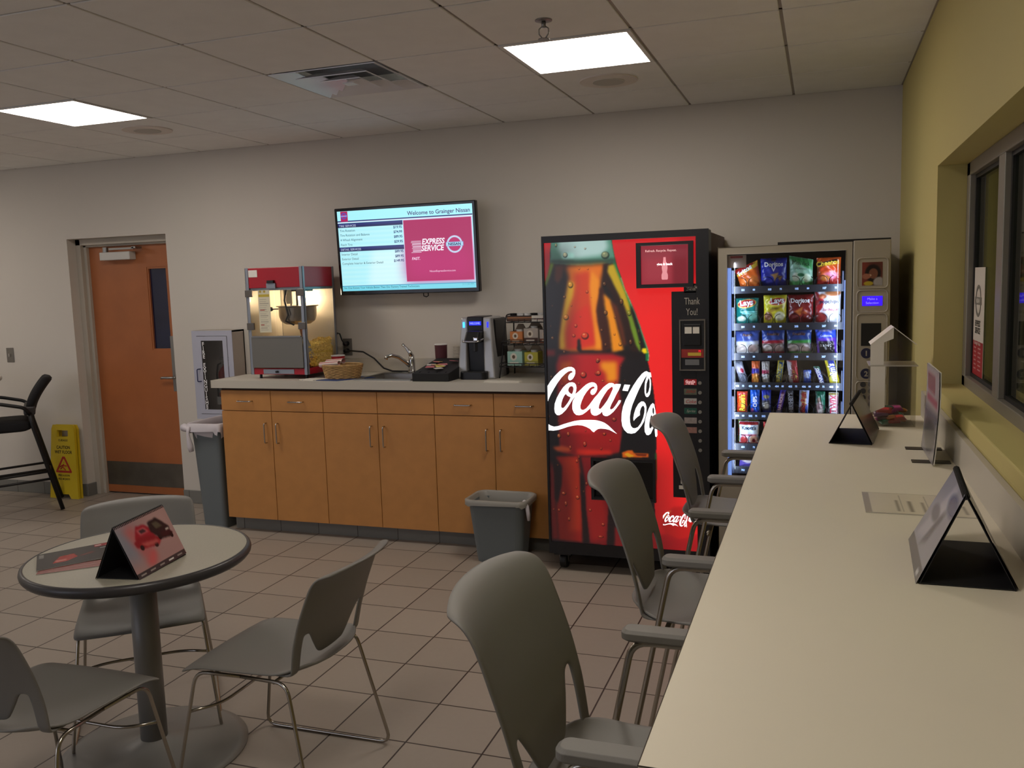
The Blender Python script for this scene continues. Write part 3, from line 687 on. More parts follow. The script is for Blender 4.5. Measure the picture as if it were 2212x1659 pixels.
# ---------------------------------------------------------------- television
TVW, TVH = 1.062, .605
t = thing('wall_television', 'flat screen television on the back wall showing a service price list', 'television', (-3.125,-.10,1.925)); t.rotation_euler = (math.radians(2.5),0,0)
t.rotation_euler.x = math.radians(3)
MB().box((-TVW/2,-.035,-TVH/2),(TVW/2,.01,TVH/2)).obj('housing', M('glossy black bezel', (10,10,14), .15), t, bevel=.006)
MB().box((-.25,.01,-.2),(.25,.05,.2)).obj('rear_bulge', m_blk, t)
MB().box((-.2,.05,-.15),(.2,.092,.15)).obj('wall_bracket', m_steel, t)
sw, sh = TVW-.044, TVH-.05
def SE(name, c, s=1.0): return M(name, (0,0,0), .3, emit=c, es=s)
a = Art(sw, sh, .0028, (176,240,250))
def X(u): return u*sw
def Y(v): return (1-v)*sh
a.rect(X(0),Y(.12),X(1),Y(0),(170,244,252)); 
for k in range(14): a.rect(X(.01),Y(.2+k*.055),X(.49),Y(.2+k*.055+.026),(206,250,250),.01,.5)
a.poly([(X(0.2),Y(.95)),(X(.49),Y(.95)),(X(.49),Y(.5)),(X(.25),Y(.5))],(226,252,252),.06,.6)
a.rect(X(0),Y(.133),X(1),Y(.118),(24,36,110)); a.rect(X(0),Y(.145),X(1),Y(.135),(230,240,255))
for v in (.15,.445): a.poly([(X(0),Y(v)),(X(.492),Y(v)),(X(.492),Y(v+.055)),(X(0),Y(v+.055))],(34,44,112)); a.rect(X(0),Y(v+.055),X(.492),Y(v+.03),(22,28,84))
a.rect(X(.495),Y(.905),X(.992),Y(.148),(232,180,220)); a.poly([(X(.5),Y(.9)),(X(.988),Y(.9)),(X(.988),Y(.153)),(X(.5),Y(.153))],(170,14,86)); a.rect(X(.5),Y(.9),X(.988),Y(.5),(190,18,108),.12,.7)
a.rect(X(.025),Y(.128),X(.08),Y(.005),(176,22,88)); a.disc(X(.052),Y(.06),.022,.022,(70,80,190),.1); a.disc(X(.052),Y(.06),.015,.015,(176,22,88),.1); a.rect(X(.03),Y(.068),X(.075),Y(.052),(140,150,230))
a.rect(X(0),Y(1),X(1),Y(.935),(120,214,232)); a.rect(X(0),Y(.94),X(1),Y(.93),(70,150,190))
# round badge
bx, by = X(.862), Y(.47)
a.disc(bx,by,.058,.058,(196,214,240),.06); a.disc(bx,by,.046,.046,(182,18,98),.06); a.disc(bx,by-.02,.05,.03,(90,110,190),.5,.0)
a.rect(bx-.063,by-.013,bx+.063,by+.015,(120,160,214)); a.rect(bx-.061,by-.009,bx+.061,by+.013,(176,216,240))
for k in range(9): a.rect(X(.545)+.012*random.random(),Y(.41+k*.017)-.004,X(.62),Y(.41+k*.017),(236,220,240))
a.mesh('screen', attr_mat('lit screen', emit=1.0, rough=.15), lambda x,y: (x-sw/2,-.0362,y-sh/2+.004), t, smooth=False)
def tvt(s, size, u, v, c, **k):
    text(s, size, (X(u)-sw/2,-.0372,Y(v)-sh/2+.004), SE('screen text %d %d %d'%c, c), t, name='screen_text', **k)
NB = (70,30,110); DK = (24,50,84)
tvt('Welcome to Grainger Nissan', .0385, .985, .095, NB, align='RIGHT', bold=.012)
tvt('TIRE SERVICES', .021, .01, .195, (200,210,240)); tvt('DETAIL SERVICES', .021, .01, .49, (200,210,240))
for s, p, v in (('Tire Rotation','$19.95',.255),('Tire Rotation and Balance','$74.99',.312),('4 Wheel Alignment','$89.95',.37),('Patch Tire','$29.95',.43),('Interior Detail','$89.95',.55),('Exterior Detail','$89.95',.608),('Complete Interior & Exterior Detail','$149.95',.665)):
    tvt(s, .022, .012, v, DK); tvt(p, .024, .487, v-.012, (30,30,110), align='RIGHT', bold=.02)
tvt('EXPRESS', .052, .625, .455, (250,240,252), bold=.03, shear=.2, sx=.86); tvt('SERVICE', .052, .618, .535, (250,240,252), bold=.03, shear=.2, sx=.88)
tvt('NISSAN', .024, .862, .482, (20,40,90), align='CENTER', bold=.03, sx=1.15)
tvt('FAST.', .026, .545, .64, (250,220,245), shear=.2, bold=.02); tvt('NissanExpressService.com', .018, .765, .795, (250,210,240), align='CENTER')
tvt('No One Knows Your Vehicle Better Than Our Factory Trained Technicians', .019, .012, .972, (20,70,90)); tvt('3:11:50 PM', .019, .985, .965, (90,170,190), align='RIGHT')
MB().tube([(.1,-.0,-TVH/2),(.1,-.0,-TVH/2-.02),(.12,-.0,-TVH/2-.028),(.135,.0,-TVH/2-.02),(.135,.0,-TVH/2)],.004,8).obj('cable_loop', m_blk, t, smooth=True)
text('', .01, (0,0,0), m_white, t) if 0 else None

# ---------------------------------------------------------------- fire extinguisher cabinet
t = thing('extinguisher_cabinet', 'white wall cabinet with dark glass holding the fire extinguisher', 'fire extinguisher cabinet', (-4.762,0,.71))
m_cabw = M('white enamel tinted by cool light', (176,178,194), .45); cw, chh, dp = .1825, .675, .15  # white front; the cool light falling on it is put into its colour
b = MB().box((-cw,-dp+.004,0),(-cw+.012,0,chh)).box((cw-.012,-dp+.004,0),(cw,0,chh)).box((-cw,-dp+.004,0),(cw,0,.012)).box((-cw,-dp+.004,chh-.012),(cw,0,chh)).box((-cw,-.012,0),(cw,0,chh))
b.obj('body', M('cabinet enamel', (188,178,168), .5), t)
b = MB().plate([(-cw,0),(cw,0),(cw,chh),(-cw,chh)], [[(-.138,.04),(-.138,chh-.04),(.138,chh-.04),(.138,.04)]], 1, -dp, -dp+.004); b.obj('face_frame', m_cabw, t)
d = MB().plate([(-.135,.043),(.135,.043),(.135,chh-.043),(-.135,chh-.043)], [[(-.098,.075),(-.098,chh-.075),(.098,chh-.075),(.098,.075)]], 1, -dp-.004, -dp+.002).obj('door', m_cabw, t)
MB().box((-.1,-dp-.0005,.072),(.1,-dp+.001,chh-.072)).obj('pane', glass('smoked glass', (.66,.66,.66), .03, .02, .3), d)
MB().tube(fillet([(-.115,-dp-.004,.29),(-.13,-dp-.03,.29),(-.13,-dp-.03,.385),(-.115,-dp-.004,.385)],.01),.004).obj('handle', M('dark blue handle', (40,44,90), .4), d, smooth=True)
mt_w = M('white lettering', (225,225,225), .6)
for i, ch in enumerate('FIRE EXTINGUISHER'):
    if ch != ' ': text(ch, .040, (-.080,-dp-.0035,chh-.114-i*.0318), mt_w, d, align='CENTER', bold=.03)
t = thing('fire_extinguisher', 'red fire extinguisher standing inside the white wall cabinet', 'fire extinguisher', (-4.71,-.078,.722))
MB().lathe([(.052,0),(.056,.01),(.056,.31),(.052,.345),(.035,.375),(.018,.39),(.018,.4),(.0,.4)],seg=28).obj('cylinder', M('extinguisher red', (170,18,26), .3), t, smooth=True)
MB().lathe([(.057,.19),(.0572,.19),(.0572,.30),(.057,.30)],seg=28,cap=False).obj('label', M('label grey', (150,150,146), .5), t)
MB().box((-.05,-.0575,.10),(.0,-.0565,.16)).obj('tag', m_white, t)
MB().cyl((0,0,.4),(0,0,.43),.018,14).box((-.045,-.01,.43),(.05,.01,.44)).box((-.04,-.008,.45),(.06,.008,.458)).cyl((.0,-.02,.42),(0,-.03,.42),.014,12).obj('valve', m_chrome, t)
MB().tube([(-.02,0,.42),(-.06,-.01,.40),(-.066,-.02,.33),(-.066,-.02,.12)],.007,8).obj('hose', m_blk, t, smooth=True)

# ---------------------------------------------------------------- bins
m_bin = M('grey bin plastic', (104,112,116), .5, bump=.1)
def liner(b, cx, cy, z, hx, hy, ra, drop, amp, seed, seg=10):
    random.seed(seed); secs = [(z-.14,-.03),(z-.05,-.016),(z-.004,-.006),(z+.006,.002),(z,.012),(z-drop*.5,.012),(z-drop,.012)]
    n = 4*(seg+1); vs = []
    off = [random.uniform(-1,1) for _ in range(n)]
    for i, (zz, e) in enumerate(secs):
        for q,(sx,sy) in enumerate(((1,1),(-1,1),(-1,-1),(1,-1))):
            for k in range(seg+1):
                a_ = PI/2*(q+k/seg); j = q*(seg+1)+k; w_ = amp*(off[j]*.6+.6*math.sin(j*.9+seed)+.4*math.sin(j*.37+2))*(1.2 if i in (0,1,6) else .6 if i == 5 else .25)
                vs.append((cx+sx*(hx+e-ra)+(ra+w_*.4)*math.cos(a_), cy+sy*(hy+e-ra)+(ra+w_*.4)*math.sin(a_), zz+(w_ if i in (6,0) else 0)))
    b.add(vs, [(i*n+k, i*n+(k+1)%n, (i+1)*n+(k+1)%n, (i+1)*n+k) for i in range(len(secs)-1) for k in range(n)])
    return b
def hollow(b, secs, th=.004):
    b.rrloft(secs, cap0=True, cap1=False); ins = [(a_[0],a_[1],a_[2]+(th if i == 0 else 0),a_[3]-th,a_[4]-th,max(a_[5]-th,.002)) for i, a_ in enumerate(secs)]
    b.rrloft(ins, cap0=True, cap1=False); s_, i_ = secs[-1], ins[-1]
    return b
m_linw = M('white bin liner', (206,200,206), .35, alpha=1)
t = thing('trash_can', 'tall slim grey trash can with tied white liner at the left end of the cabinets', 'trash can', (-4.505,-.37,0))
hollow(MB(), [(0,0,0,.095,.215,.03),(0,0,.55,.115,.245,.035),(0,0,.70,.122,.255,.035),(0,0,.735,.135,.27,.04),(0,0,.75,.135,.27,.04)]).obj('body', m_bin, t)
liner(MB(),0,0,.757,.134,.269,.045,.07,.022,5).obj('liner', m_linw, t, smooth=True)
b = MB().tube([(-.10,-.292,.74),(-.105,-.30,.70),(-.10,-.302,.66),(-.09,-.30,.60),(-.085,-.298,.565)],.02,8,radii=[.012,.010,.014,.022,.016])
b.tube([(-.1,-.292,.715),(-.155,-.27,.73),(-.175,-.22,.71)],.02,8,radii=[.012,.03,.02]).obj('knot', m_linw, t, smooth=True)
t = thing('trash_can', 'small rectangular grey waste basket before the right cabinet doors', 'trash can', (-2.25,-.765,0))
hollow(MB(), [(0,0,0,.14,.085,.045),(0,0,.02,.145,.09,.05),(0,0,.36,.178,.122,.055),(0,0,.365,.184,.128,.058),(0,0,.385,.184,.128,.058)]).obj('body', m_bin, t)
liner(MB(),0,0,.389,.186,.130,.058,.03,.006,9).obj('liner', M('grey bin liner', (150,148,142), .35), t, smooth=True)
MB().tube([(.17,-.07,.39),(.195,-.09,.36),(.2,-.085,.31),(.2,-.08,.275)],.012,8,radii=[.01,.012,.012,.009]).obj('knot', m_linw, t, smooth=True)

# ---------------------------------------------------------------- wet floor sign
t = thing('wet_floor_sign', 'yellow caution wet floor sign leaning on the wall left of the door', 'floor sign', (-6.375,-.10,0)); t.rotation_euler.x = math.radians(-4)
m_sy = M('yellow sign plastic', (212,184,30), .45)
out = [(-.155,0),(-.08,0),(-.06,.035),(.05,.035),(.07,0),(.15,0),(.148,.02),(.122,.58),(.105,.612),(-.105,.612),(-.12,.58)]
hole = [(-.06,.515),(-.06,.57),(.055,.57),(.055,.515)]
MB().plate(out, [hole], 1, -.014, 0).obj('front_panel', m_sy, t, bevel=.003)
MB().plate([(x, y) for x, y in out], [hole], 1, .018, .032).obj('rear_panel', m_sy, t, bevel=.003)
m_bt = M('black print', (30,26,20), .6); m_rt = M('red print', (176,40,30), .6)
for s_, z_, sz in (('CAUTION',.415,.036),('WET FLOOR',.375,.036),('CUIDADO',.478,.024),('PRECAUCION',.185,.022),('PISO MOJADO',.155,.022)):
    text(s_, sz, (0,-.0148,z_), m_bt, t, align='CENTER', bold=.02, sx=.9)
MB().plate([(-.08,.215),(.08,.215),(.085,.225),(.012,.35),(-.012,.35),(-.085,.225)], [[(-.062,.232),(-.004,.33),(.004,.33),(.062,.232)]], 1, -.0155, -.014).obj('warning_triangle', m_rt, t)
MB().lathe([(.012,-.001),(.012,0)],(-.005,-.0145,.298),12).obj('slip_figure', m_rt, t) if 0 else None
b = MB().tube([(.0,-.0148,.297),(.0,-.0148,.296)],.01,10)
b = MB()
for pth in ([(.0,.287),(-.012,.265),(.02,.237)],[(-.04,.262),(-.012,.278),(.03,.272)],[(-.012,.265),(-.035,.245)],[(.003,.302),(.004,.304)]):
    b.tube([(x,-.0148,z) for x, z in pth],.0045,6)
b.obj('slip_figure', m_rt, t)

# ---------------------------------------------------------------- black bar stool and the pub table at the left edge
t = thing('bar_stool', 'black upholstered bar stool with arms at the left edge of the room', 'stool', (0,0,0))
m_fab = M('black fabric', (16,15,18), .85, bump=.2, bscale=500); m_bm = M('black powder coat', (14,13,14), .45)
yc = -.62
b = MB(); rows = []
for i in range(9):
    v = i/8; z = .81+.27*v; xb = -6.115+.02*v+.13*v**1.6; hw = .20*(1-.25*(2*v-1)**4); rows.append([(xb-.02*(1-(2*j/8-1)**2)*0+.03*(1-((2*j/8-1))**2), yc+hw*(2*j/8-1), z) for j in range(9)])
b.grid(rows).obj('backrest', m_fab, t, smooth=True, solid=.055, bevel=.0, sub=1)
MB().rrloft([(-6.33,yc,.665,.20,.20,.06),(-6.33,yc,.68,.235,.23,.08),(-6.33,yc,.735,.235,.23,.08),(-6.33,yc,.75,.2,.2,.07)]).obj('seat', m_fab, t, smooth=True, bevel=.01)
for s in (-1,1):
    MB().tube([(-6.10,yc+s*.2,.81),(-6.09,yc+s*.2,.72),(-5.93,yc+s*.235,.012)],.016,10).obj('leg', m_bm, t, smooth=True)
    MB().tube([(-6.56,yc+s*.2,.69),(-6.68,yc+s*.235,.012)],.016,10).obj('leg', m_bm, t, smooth=True)
    MB().tube(fillet([(-6.10,yc+s*.21,.80),(-6.13,yc+s*.25,.86),(-6.32,yc+s*.26,.91),(-6.56,yc+s*.26,.90),(-6.60,yc+s*.24,.72)],.05),.014,10).obj('arm', m_bm, t, smooth=True)
b = MB()
for z, o_ in ((.30,.02),(.24,-.02)):
    b.tube([(-6.0+(.3-z)*.25,yc-.225,z+.03),(-6.62,yc-.225,z-.0)],.010,8).tube([(-6.0+(.3-z)*.25,yc+.225,z+.03),(-6.62,yc+.225,z)],.010,8)
b.tube([(-6.62,yc-.225,.27),(-6.62,yc+.225,.27)],.010,8).tube([(-6.0,yc-.22,.3),(-6.0,yc+.22,.3)],.010,8)
b.obj('footrest', m_bm, t, smooth=True)
MB().box((-6.14,yc-.2,.79),(-6.06,yc+.2,.86)).obj('back_bracket', M('charcoal plastic', (48,44,44), .5), t, bevel=.012)
for ch in t.children: ch.data.transform(Matrix.Translation((5.93,.62,0)))
t.location = (-6.22,-.285,0); t.rotation_euler.z = math.radians(47); t.scale = (1,1,.975)
t = thing('pub_table', 'tall round pub table whose rim shows at the left picture edge', 'table', (-6.80,-.74,0))
MB().lathe([(0,1.035),(.38,1.035),(.385,1.045),(.385,1.055),(.38,1.065),(0,1.065)],seg=48).obj('tabletop', m_lam, t)
MB().cyl((0,0,.02),(0,0,1.035),.035,20).obj('pedestal', m_bm, t, smooth=True)
MB().lathe([(.25,0),(.25,.01),(.04,.03),(0,.03)],seg=40).obj('base', m_bm, t)
# ================================================================== seating
m_shell = M('grey chair plastic', (126,124,120), .5, bump=.12, bscale=700)
m_rod = M('bright steel rod', (176,170,160), .22, 1.0)
BY = [(0,-.198),(.25,-.214),(.5,-.240),(.75,-.275),(.86,-.292),(.94,-.316),(1,-.352)]
def lerp(tab, t):
    for (a,x),(b,y) in zip(tab, tab[1:]):
        if t <= b: return x+(y-x)*(t-a)/(b-a)
    return tab[-1][1]
def back_pt(u, t, sh, bh):
    """u across -1..1, t from the seat up to the top edge"""
    if t < 0: return (u*.208, -.198-t*.55*1.1, sh+.001+.005*(1+t/.12))
    hw = .213+.012*math.sin(PI*min(t,1)*.9)
    if t > .9: hw -= .022*((t-.9)/.1)**2.5
    g = .25+.75*t
    y = lerp(BY, t)-.042*(1-u*u)*g
    z = sh+.006+bh*t
    if t > .9: z -= .012*((t-.9)/.1)**2+.0
    z -= .012*max(0,(t-.8)/.2)**2*abs(u)**3
    return (u*hw, y, z)
def shell_back(sh, bh):
    b = MB(); t0 = .36
    ucols = [-1,-.9,-.80,-.74,-.6,-.4,-.2,0,.2,.4,.6,.74,.80,.9,1]
    ts = [t0,.40,.46,.55,.65,.75,.83,.89,.935,.965,.985,1.0]
    b.grid([[back_pt(u,t,sh,bh) for u in ucols] for t in ts])
    # hanging centre panel, narrowing downwards
    pts = [(0.36,.74),(.354,.70),(.325,.655),(.25,.57),(.18,.485),(.12,.41),(.095,.36),(.085,.29)]
    pts = pts[::-1]; pan = [-.74,-.6,-.4,-.2,0,.2,.4,.6,.74]
    b.grid([[back_pt(u/.74*w_, t-.012*(1-(u/.74)**2)*(1 if t < .1 else max(0,1-(t-.1)*6)), sh, bh) for u in pan] for t, w_ in pts])
    # side posts running down to the seat
    for s in (-1,1):
        rows = []
        for t in (-.12,-.05,0,.06,.13,.2,.27,.33,t0):
            i_ = .80+.0*t; fw = 0
            rows.append([back_pt(s*q,t,sh,bh) for q in ((1,.9,i_) if s < 0 else (i_,.9,1))])
        if s < 0: rows = [[r[0],r[1],r[2]] for r in rows]
        b.grid(rows)
    return b
def shell_seat(sh):
    b = MB(); rows = []
    for i in range(15):
        v = i/14                      # 0 rear .. 1 front
        row = []
        for j in range(15):
            u = 2*j/14-1
            y = -.262+.482*v
            hw = .222+.008*v
            if v < .17: hw *= math.sqrt(max(0.0,1-((.17-v)/.17)**2.2*.5))
            x = u*hw
            y += .02*(abs(u)**3)*(1-v)*2.0 if v < .5 else 0
            y += .012*(1-u*u)*v
            z = sh-.014*(1-u*u)*math.sin(PI*v)+.010*abs(u)**4*(1-v)
            if v > .82: z -= .022*((v-.82)/.18)**2
            if v < .25: z += .022*((.25-v)/.25)**1.6
            row.append((x,y,z))
        rows.append(row)
    b.grid(rows); return b
def make_chair(name, lb, cat, loc, rz, group, stool=False):
    t = thing(name, lb, cat, loc, rz, group)
    sh = .69 if stool else .452; bh = .405 if stool else .358
    shell_seat(sh).obj('seat', m_shell, t, smooth=True, solid=.010, sub=1, weld=True)
    shell_back(sh, bh).obj('backrest', m_shell, t, smooth=True, solid=.0095, sub=1, weld=True)
    r = .0062
    if not stool:
        for s in (-1,1):
            p = [(s*.215,.165,sh-.016),(s*.258,.245,.007),(s*.262,-.285,.007),(s*.218,-.185,sh-.014)]
            MB().tube(fillet([(s*.2,-.0,sh-.020)]+[p[3],p[2],p[1],p[0]]+[(s*.2,-.0,sh-.0201)], .045), r, 10).obj('leg_frame', m_rod, t, smooth=True)
        MB().tube(fillet([(-.228,.19,.30),(-.14,.13,.295),(.14,.13,.295),(.228,.19,.30)],.06), r*.9, 8).obj('front_crossbar', m_rod, t, smooth=True)
        for y_ in (.10,-.13): MB().tube([(-.208,y_,sh-.022),(.208,y_,sh-.022)], r*.9, 8).obj('seat_rail', m_rod, t, smooth=True)
    else:
        az = .872
        for s in (-1,1):
            p = [(s*.262,-.29,.008),(s*.262,.27,.008),(s*.258,.14,az),(s*.258,-.108,az)]
            MB().tube(fillet(p+[p[0]], .035)[:-1] if 0 else fillet([p[3],p[0],p[1],p[2]], .04, closed=True), .0082, 10, closed=True).obj('leg_frame', m_rod, t, smooth=True)
            MB().rrloft([(s*.258,.03,az+.006,.019,.150,.015),(s*.258,.03,az+.012,.026,.160,.02),(s*.258,.03,az+.026,.026,.160,.02),(s*.258,.03,az+.033,.02,.152,.015)]).obj('armrest', m_shell, t, smooth=False, bevel=.003)
        for y_ in (.12,-.13): MB().tube([(-.258,y_,sh-.024),(.258,y_,sh-.024)], .008, 8).obj('seat_rail', m_rod, t, smooth=True)
        MB().tube(fillet([(-.26,.218,.28),(-.18,.30,.28),(.18,.30,.28),(.26,.218,.28)],.05), .0085, 10).obj('footrest', m_rod, t, smooth=True)
    return t
G1 = 'grey wire framed chairs around the round table'
c0 = make_chair('dining_chair','grey plastic chair on the far side of the round table, facing the viewer','chair',(-2.945,-2.99,0),0,G1)
def aim(dx, dy): return math.atan2(dy,dx)-PI/2
c0.rotation_euler.z = aim(.65,-.76)
dup(c0, (-2.195,-3.185,0), aim(-1,0), 'grey plastic chair in profile right of the round table, seen from behind')
dup(c0, (-2.665,-3.69,0), aim(0,1), 'grey plastic chair at the bottom left, nearest the viewer, cut by the picture edge')
G2 = 'tall grey armchairs along the white window counter'
s0 = make_chair('counter_stool','tall grey plastic counter chair with arms, nearest the viewer','chair',(-.712,-4.06,0),aim(1,0),G2,True)
dup(s0, (-.712,-3.015,0), aim(1,0), 'tall grey plastic counter chair with arms, the middle one of three, before the red machine')
dup(s0, (-.712,-1.975,0), aim(1,0), 'tall grey plastic counter chair with arms, the farthest, beside the snack machine')
# ---------------------------------------------------------------- round table
tx, ty = -2.735, -3.205
t = thing('round_table', 'small round cafe table with grey top, dark rim and single column', 'table', (tx,ty,0))
MB().lathe([(0,.715),(.35,.715),(.365,.72),(.372,.735),(.372,.7495),(0,.7495)],seg=72).obj('tabletop', M('grey fleck laminate', (178,174,158), .42, noise=.05, nscale=160), t, smooth=False)
MB().lathe([(.362,.712),(.376,.715),(.384,.725),(.386,.735),(.383,.746),(.375,.751),(.370,.7505),(.362,.712)],seg=72,cap=False).obj('rim', M('dark grey vinyl edge', (62,60,62), .35), t, smooth=True)
m_col = M('grey painted column', (128,126,122), .4)
MB().cyl((0,0,.02),(0,0,.714),.047,40).obj('column', m_col, t, smooth=True)
MB().lathe([(.33,0),(.33,.006),(.30,.014),(.16,.022),(.10,.032),(.055,.05),(.048,.055),(.0,.055)],seg=64).obj('base', m_col, t, smooth=True)
MB().lathe([(.16,.700),(.16,.714),(0,.714)],seg=40).obj('mounting_plate', m_blk, t)
# ---------------------------------------------------------------- window counter
t = thing('window_counter', 'long white laminate counter under the window with low backsplash', 'counter', (0,0,0))
MB().box((-.647,-4.6,TZ-.045),(-.002,-1.53,TZ)).obj('top', M('cream laminate', (232,224,204), .5), t, bevel=.0015)
MB().box((-.6475,-4.6005,TZ-.001),(-.6465,-1.53,TZ+.0004)).box((-.6475,-4.601,TZ-.001),(-.002,-4.6,TZ+.0004)).obj('seam', M('dark seam', (60,50,40), .6), t)
MB().box((-.02,-4.6,TZ),(-.002,-1.53,1.158)).obj('backsplash', m_lam, t, bevel=.001)
for y in (-1.7,-3.1,-4.4):
    MB().prism([(-.002,.72),(-.002,TZ-.046),(-.45,TZ-.046),(-.45,TZ-.07),(-.04,.72)],1,y-.02,y+.02).obj('bracket', m_alu, t)
# outlines of the printed picture and script lettering on the drinks machine, in mm on its panel
SCRIPT = [([(1,1078),(23,1111),(49,1141),(78,1168),(106,1185),(129,1192),(148,1192),(162,1185),(169,1173),(169,1155),(163,1139),(153,1124),(143,1117),(134,1116),(128,1123),(127,1135),(132,1147),(142,1157),(154,1162),(152,1168),(143,1170),(128,1166),(111,1154),(88,1132),(62,1099),(42,1068),(24,1038),(10,1010),(4,994),(2,1007),(1,1048)],[]),([(149,1105),(163,1101),(171,1091),(174,1075),(172,1058),(166,1038),(181,1049),(198,1064),(214,1079),(231,1093),(248,1102),(264,1106),(278,1104),(289,1096),(294,1084),(294,1068),(288,1052),(278,1039),(268,1034),(259,1037),(254,1047),(257,1059),(265,1068),(277,1072),(280,1077),(275,1082),(265,1081),(250,1071),(233,1052),(216,1027),(202,997),(194,972),(195,956),(201,949),(212,948),(228,957),(245,976),(262,998),(276,1017),(287,1029),(296,1038),(310,1057),(329,1078),(346,1092),(362,1102),(376,1103),(386,1101),(393,1095),(402,1098),(429,1097),(426,1085),(415,1061),(401,1037),(388,1010),(374,985),(365,964),(366,955),(373,954),(384,961),(398,978),(409,995),(416,1007),(428,1006),(425,995),(414,979),(400,960),(384,941),(364,924),(349,916),(337,916),(326,921),(321,931),(320,941),(307,928),(288,918),(274,917),(261,923),(254,936),(253,952),(256,961),(245,952),(225,935),(206,922),(186,917),(169,919),(156,931),(148,950),(147,971),(150,996),(158,1010),(166,1022),(161,1019),(146,1001),(129,974),(109,946),(86,924),(69,915),(55,916),(44,929),(41,950),(44,981),(57,1014),(75,1046),(95,1074),(115,1093),(132,1103)],[[(148,1083),(155,1078),(157,1066),(153,1050),(147,1037),(136,1042),(128,1050),(125,1061),(130,1074),(138,1082)],[(111,1039),(119,1029),(130,1023),(139,1020),(133,1006),(121,987),(106,968),(95,957),(85,957),(81,965),(83,984),(91,1009),(101,1028)],[(375,1081),(383,1080),(383,1069),(369,1039),(350,1004),(330,977),(313,958),(305,955),(300,961),(303,977),(314,1004),(334,1036),(353,1063)]]),([(449,1095),(481,1093),(467,1058),(437,1061)],[]),([(573,1170),(585,1163),(596,1162),(600,1137),(591,1137),(596,1121),(597,1100),(595,1069),(590,1042),(580,1028),(572,1026),(565,1034),(561,1052),(561,1079),(564,1110),(573,1139),(579,1150),(565,1134),(546,1100),(527,1063),(508,1020),(491,980),(481,945),(476,913),(477,884),(482,863),(492,852),(505,851),(521,858),(538,880),(551,910),(558,939),(560,963),(556,977),(547,977),(539,965),(533,946),(533,925),(520,916),(506,903),(498,892),(496,906),(500,930),(510,962),(526,989),(542,1002),(556,1001),(565,989),(570,971),(569,942),(563,915),(554,888),(540,864),(524,843),(505,825),(484,820),(462,823),(444,840),(433,862),(429,894),(431,934),(439,971),(454,1009),(476,1051),(498,1089),(523,1126),(547,1155),(563,1167)],[[(586,1135),(590,1113),(589,1084),(583,1058),(575,1045),(569,1047),(569,1068),(572,1100),(579,1121)]]),([(605,994),(613,987),(617,964),(622,930),(626,898),(627,858),(629,816),(623,805),(617,808),(615,832),(614,858),(608,858),(603,847),(592,823),(579,814),(568,816),(559,833),(558,862),(562,897),(570,929),(583,963),(594,984)],[[(597,929),(605,913),(609,900),(607,884),(601,866),(591,851),(585,855),(584,871),(587,897),(592,918)],[(608,972),(612,961),(612,943),(609,927),(603,942),(603,961)]]),([(3,862),(16,854),(36,848),(61,852),(90,863),(121,873),(155,883),(188,889),(221,891),(254,892),(285,891),(312,885),(331,878),(352,864),(374,844),(392,826),(402,817),(382,827),(360,838),(336,843),(311,844),(295,842),(281,833),(270,822),(261,827),(248,841),(226,852),(204,859),(176,861),(149,857),(120,850),(89,839),(61,830),(32,825),(4,826)],[])]
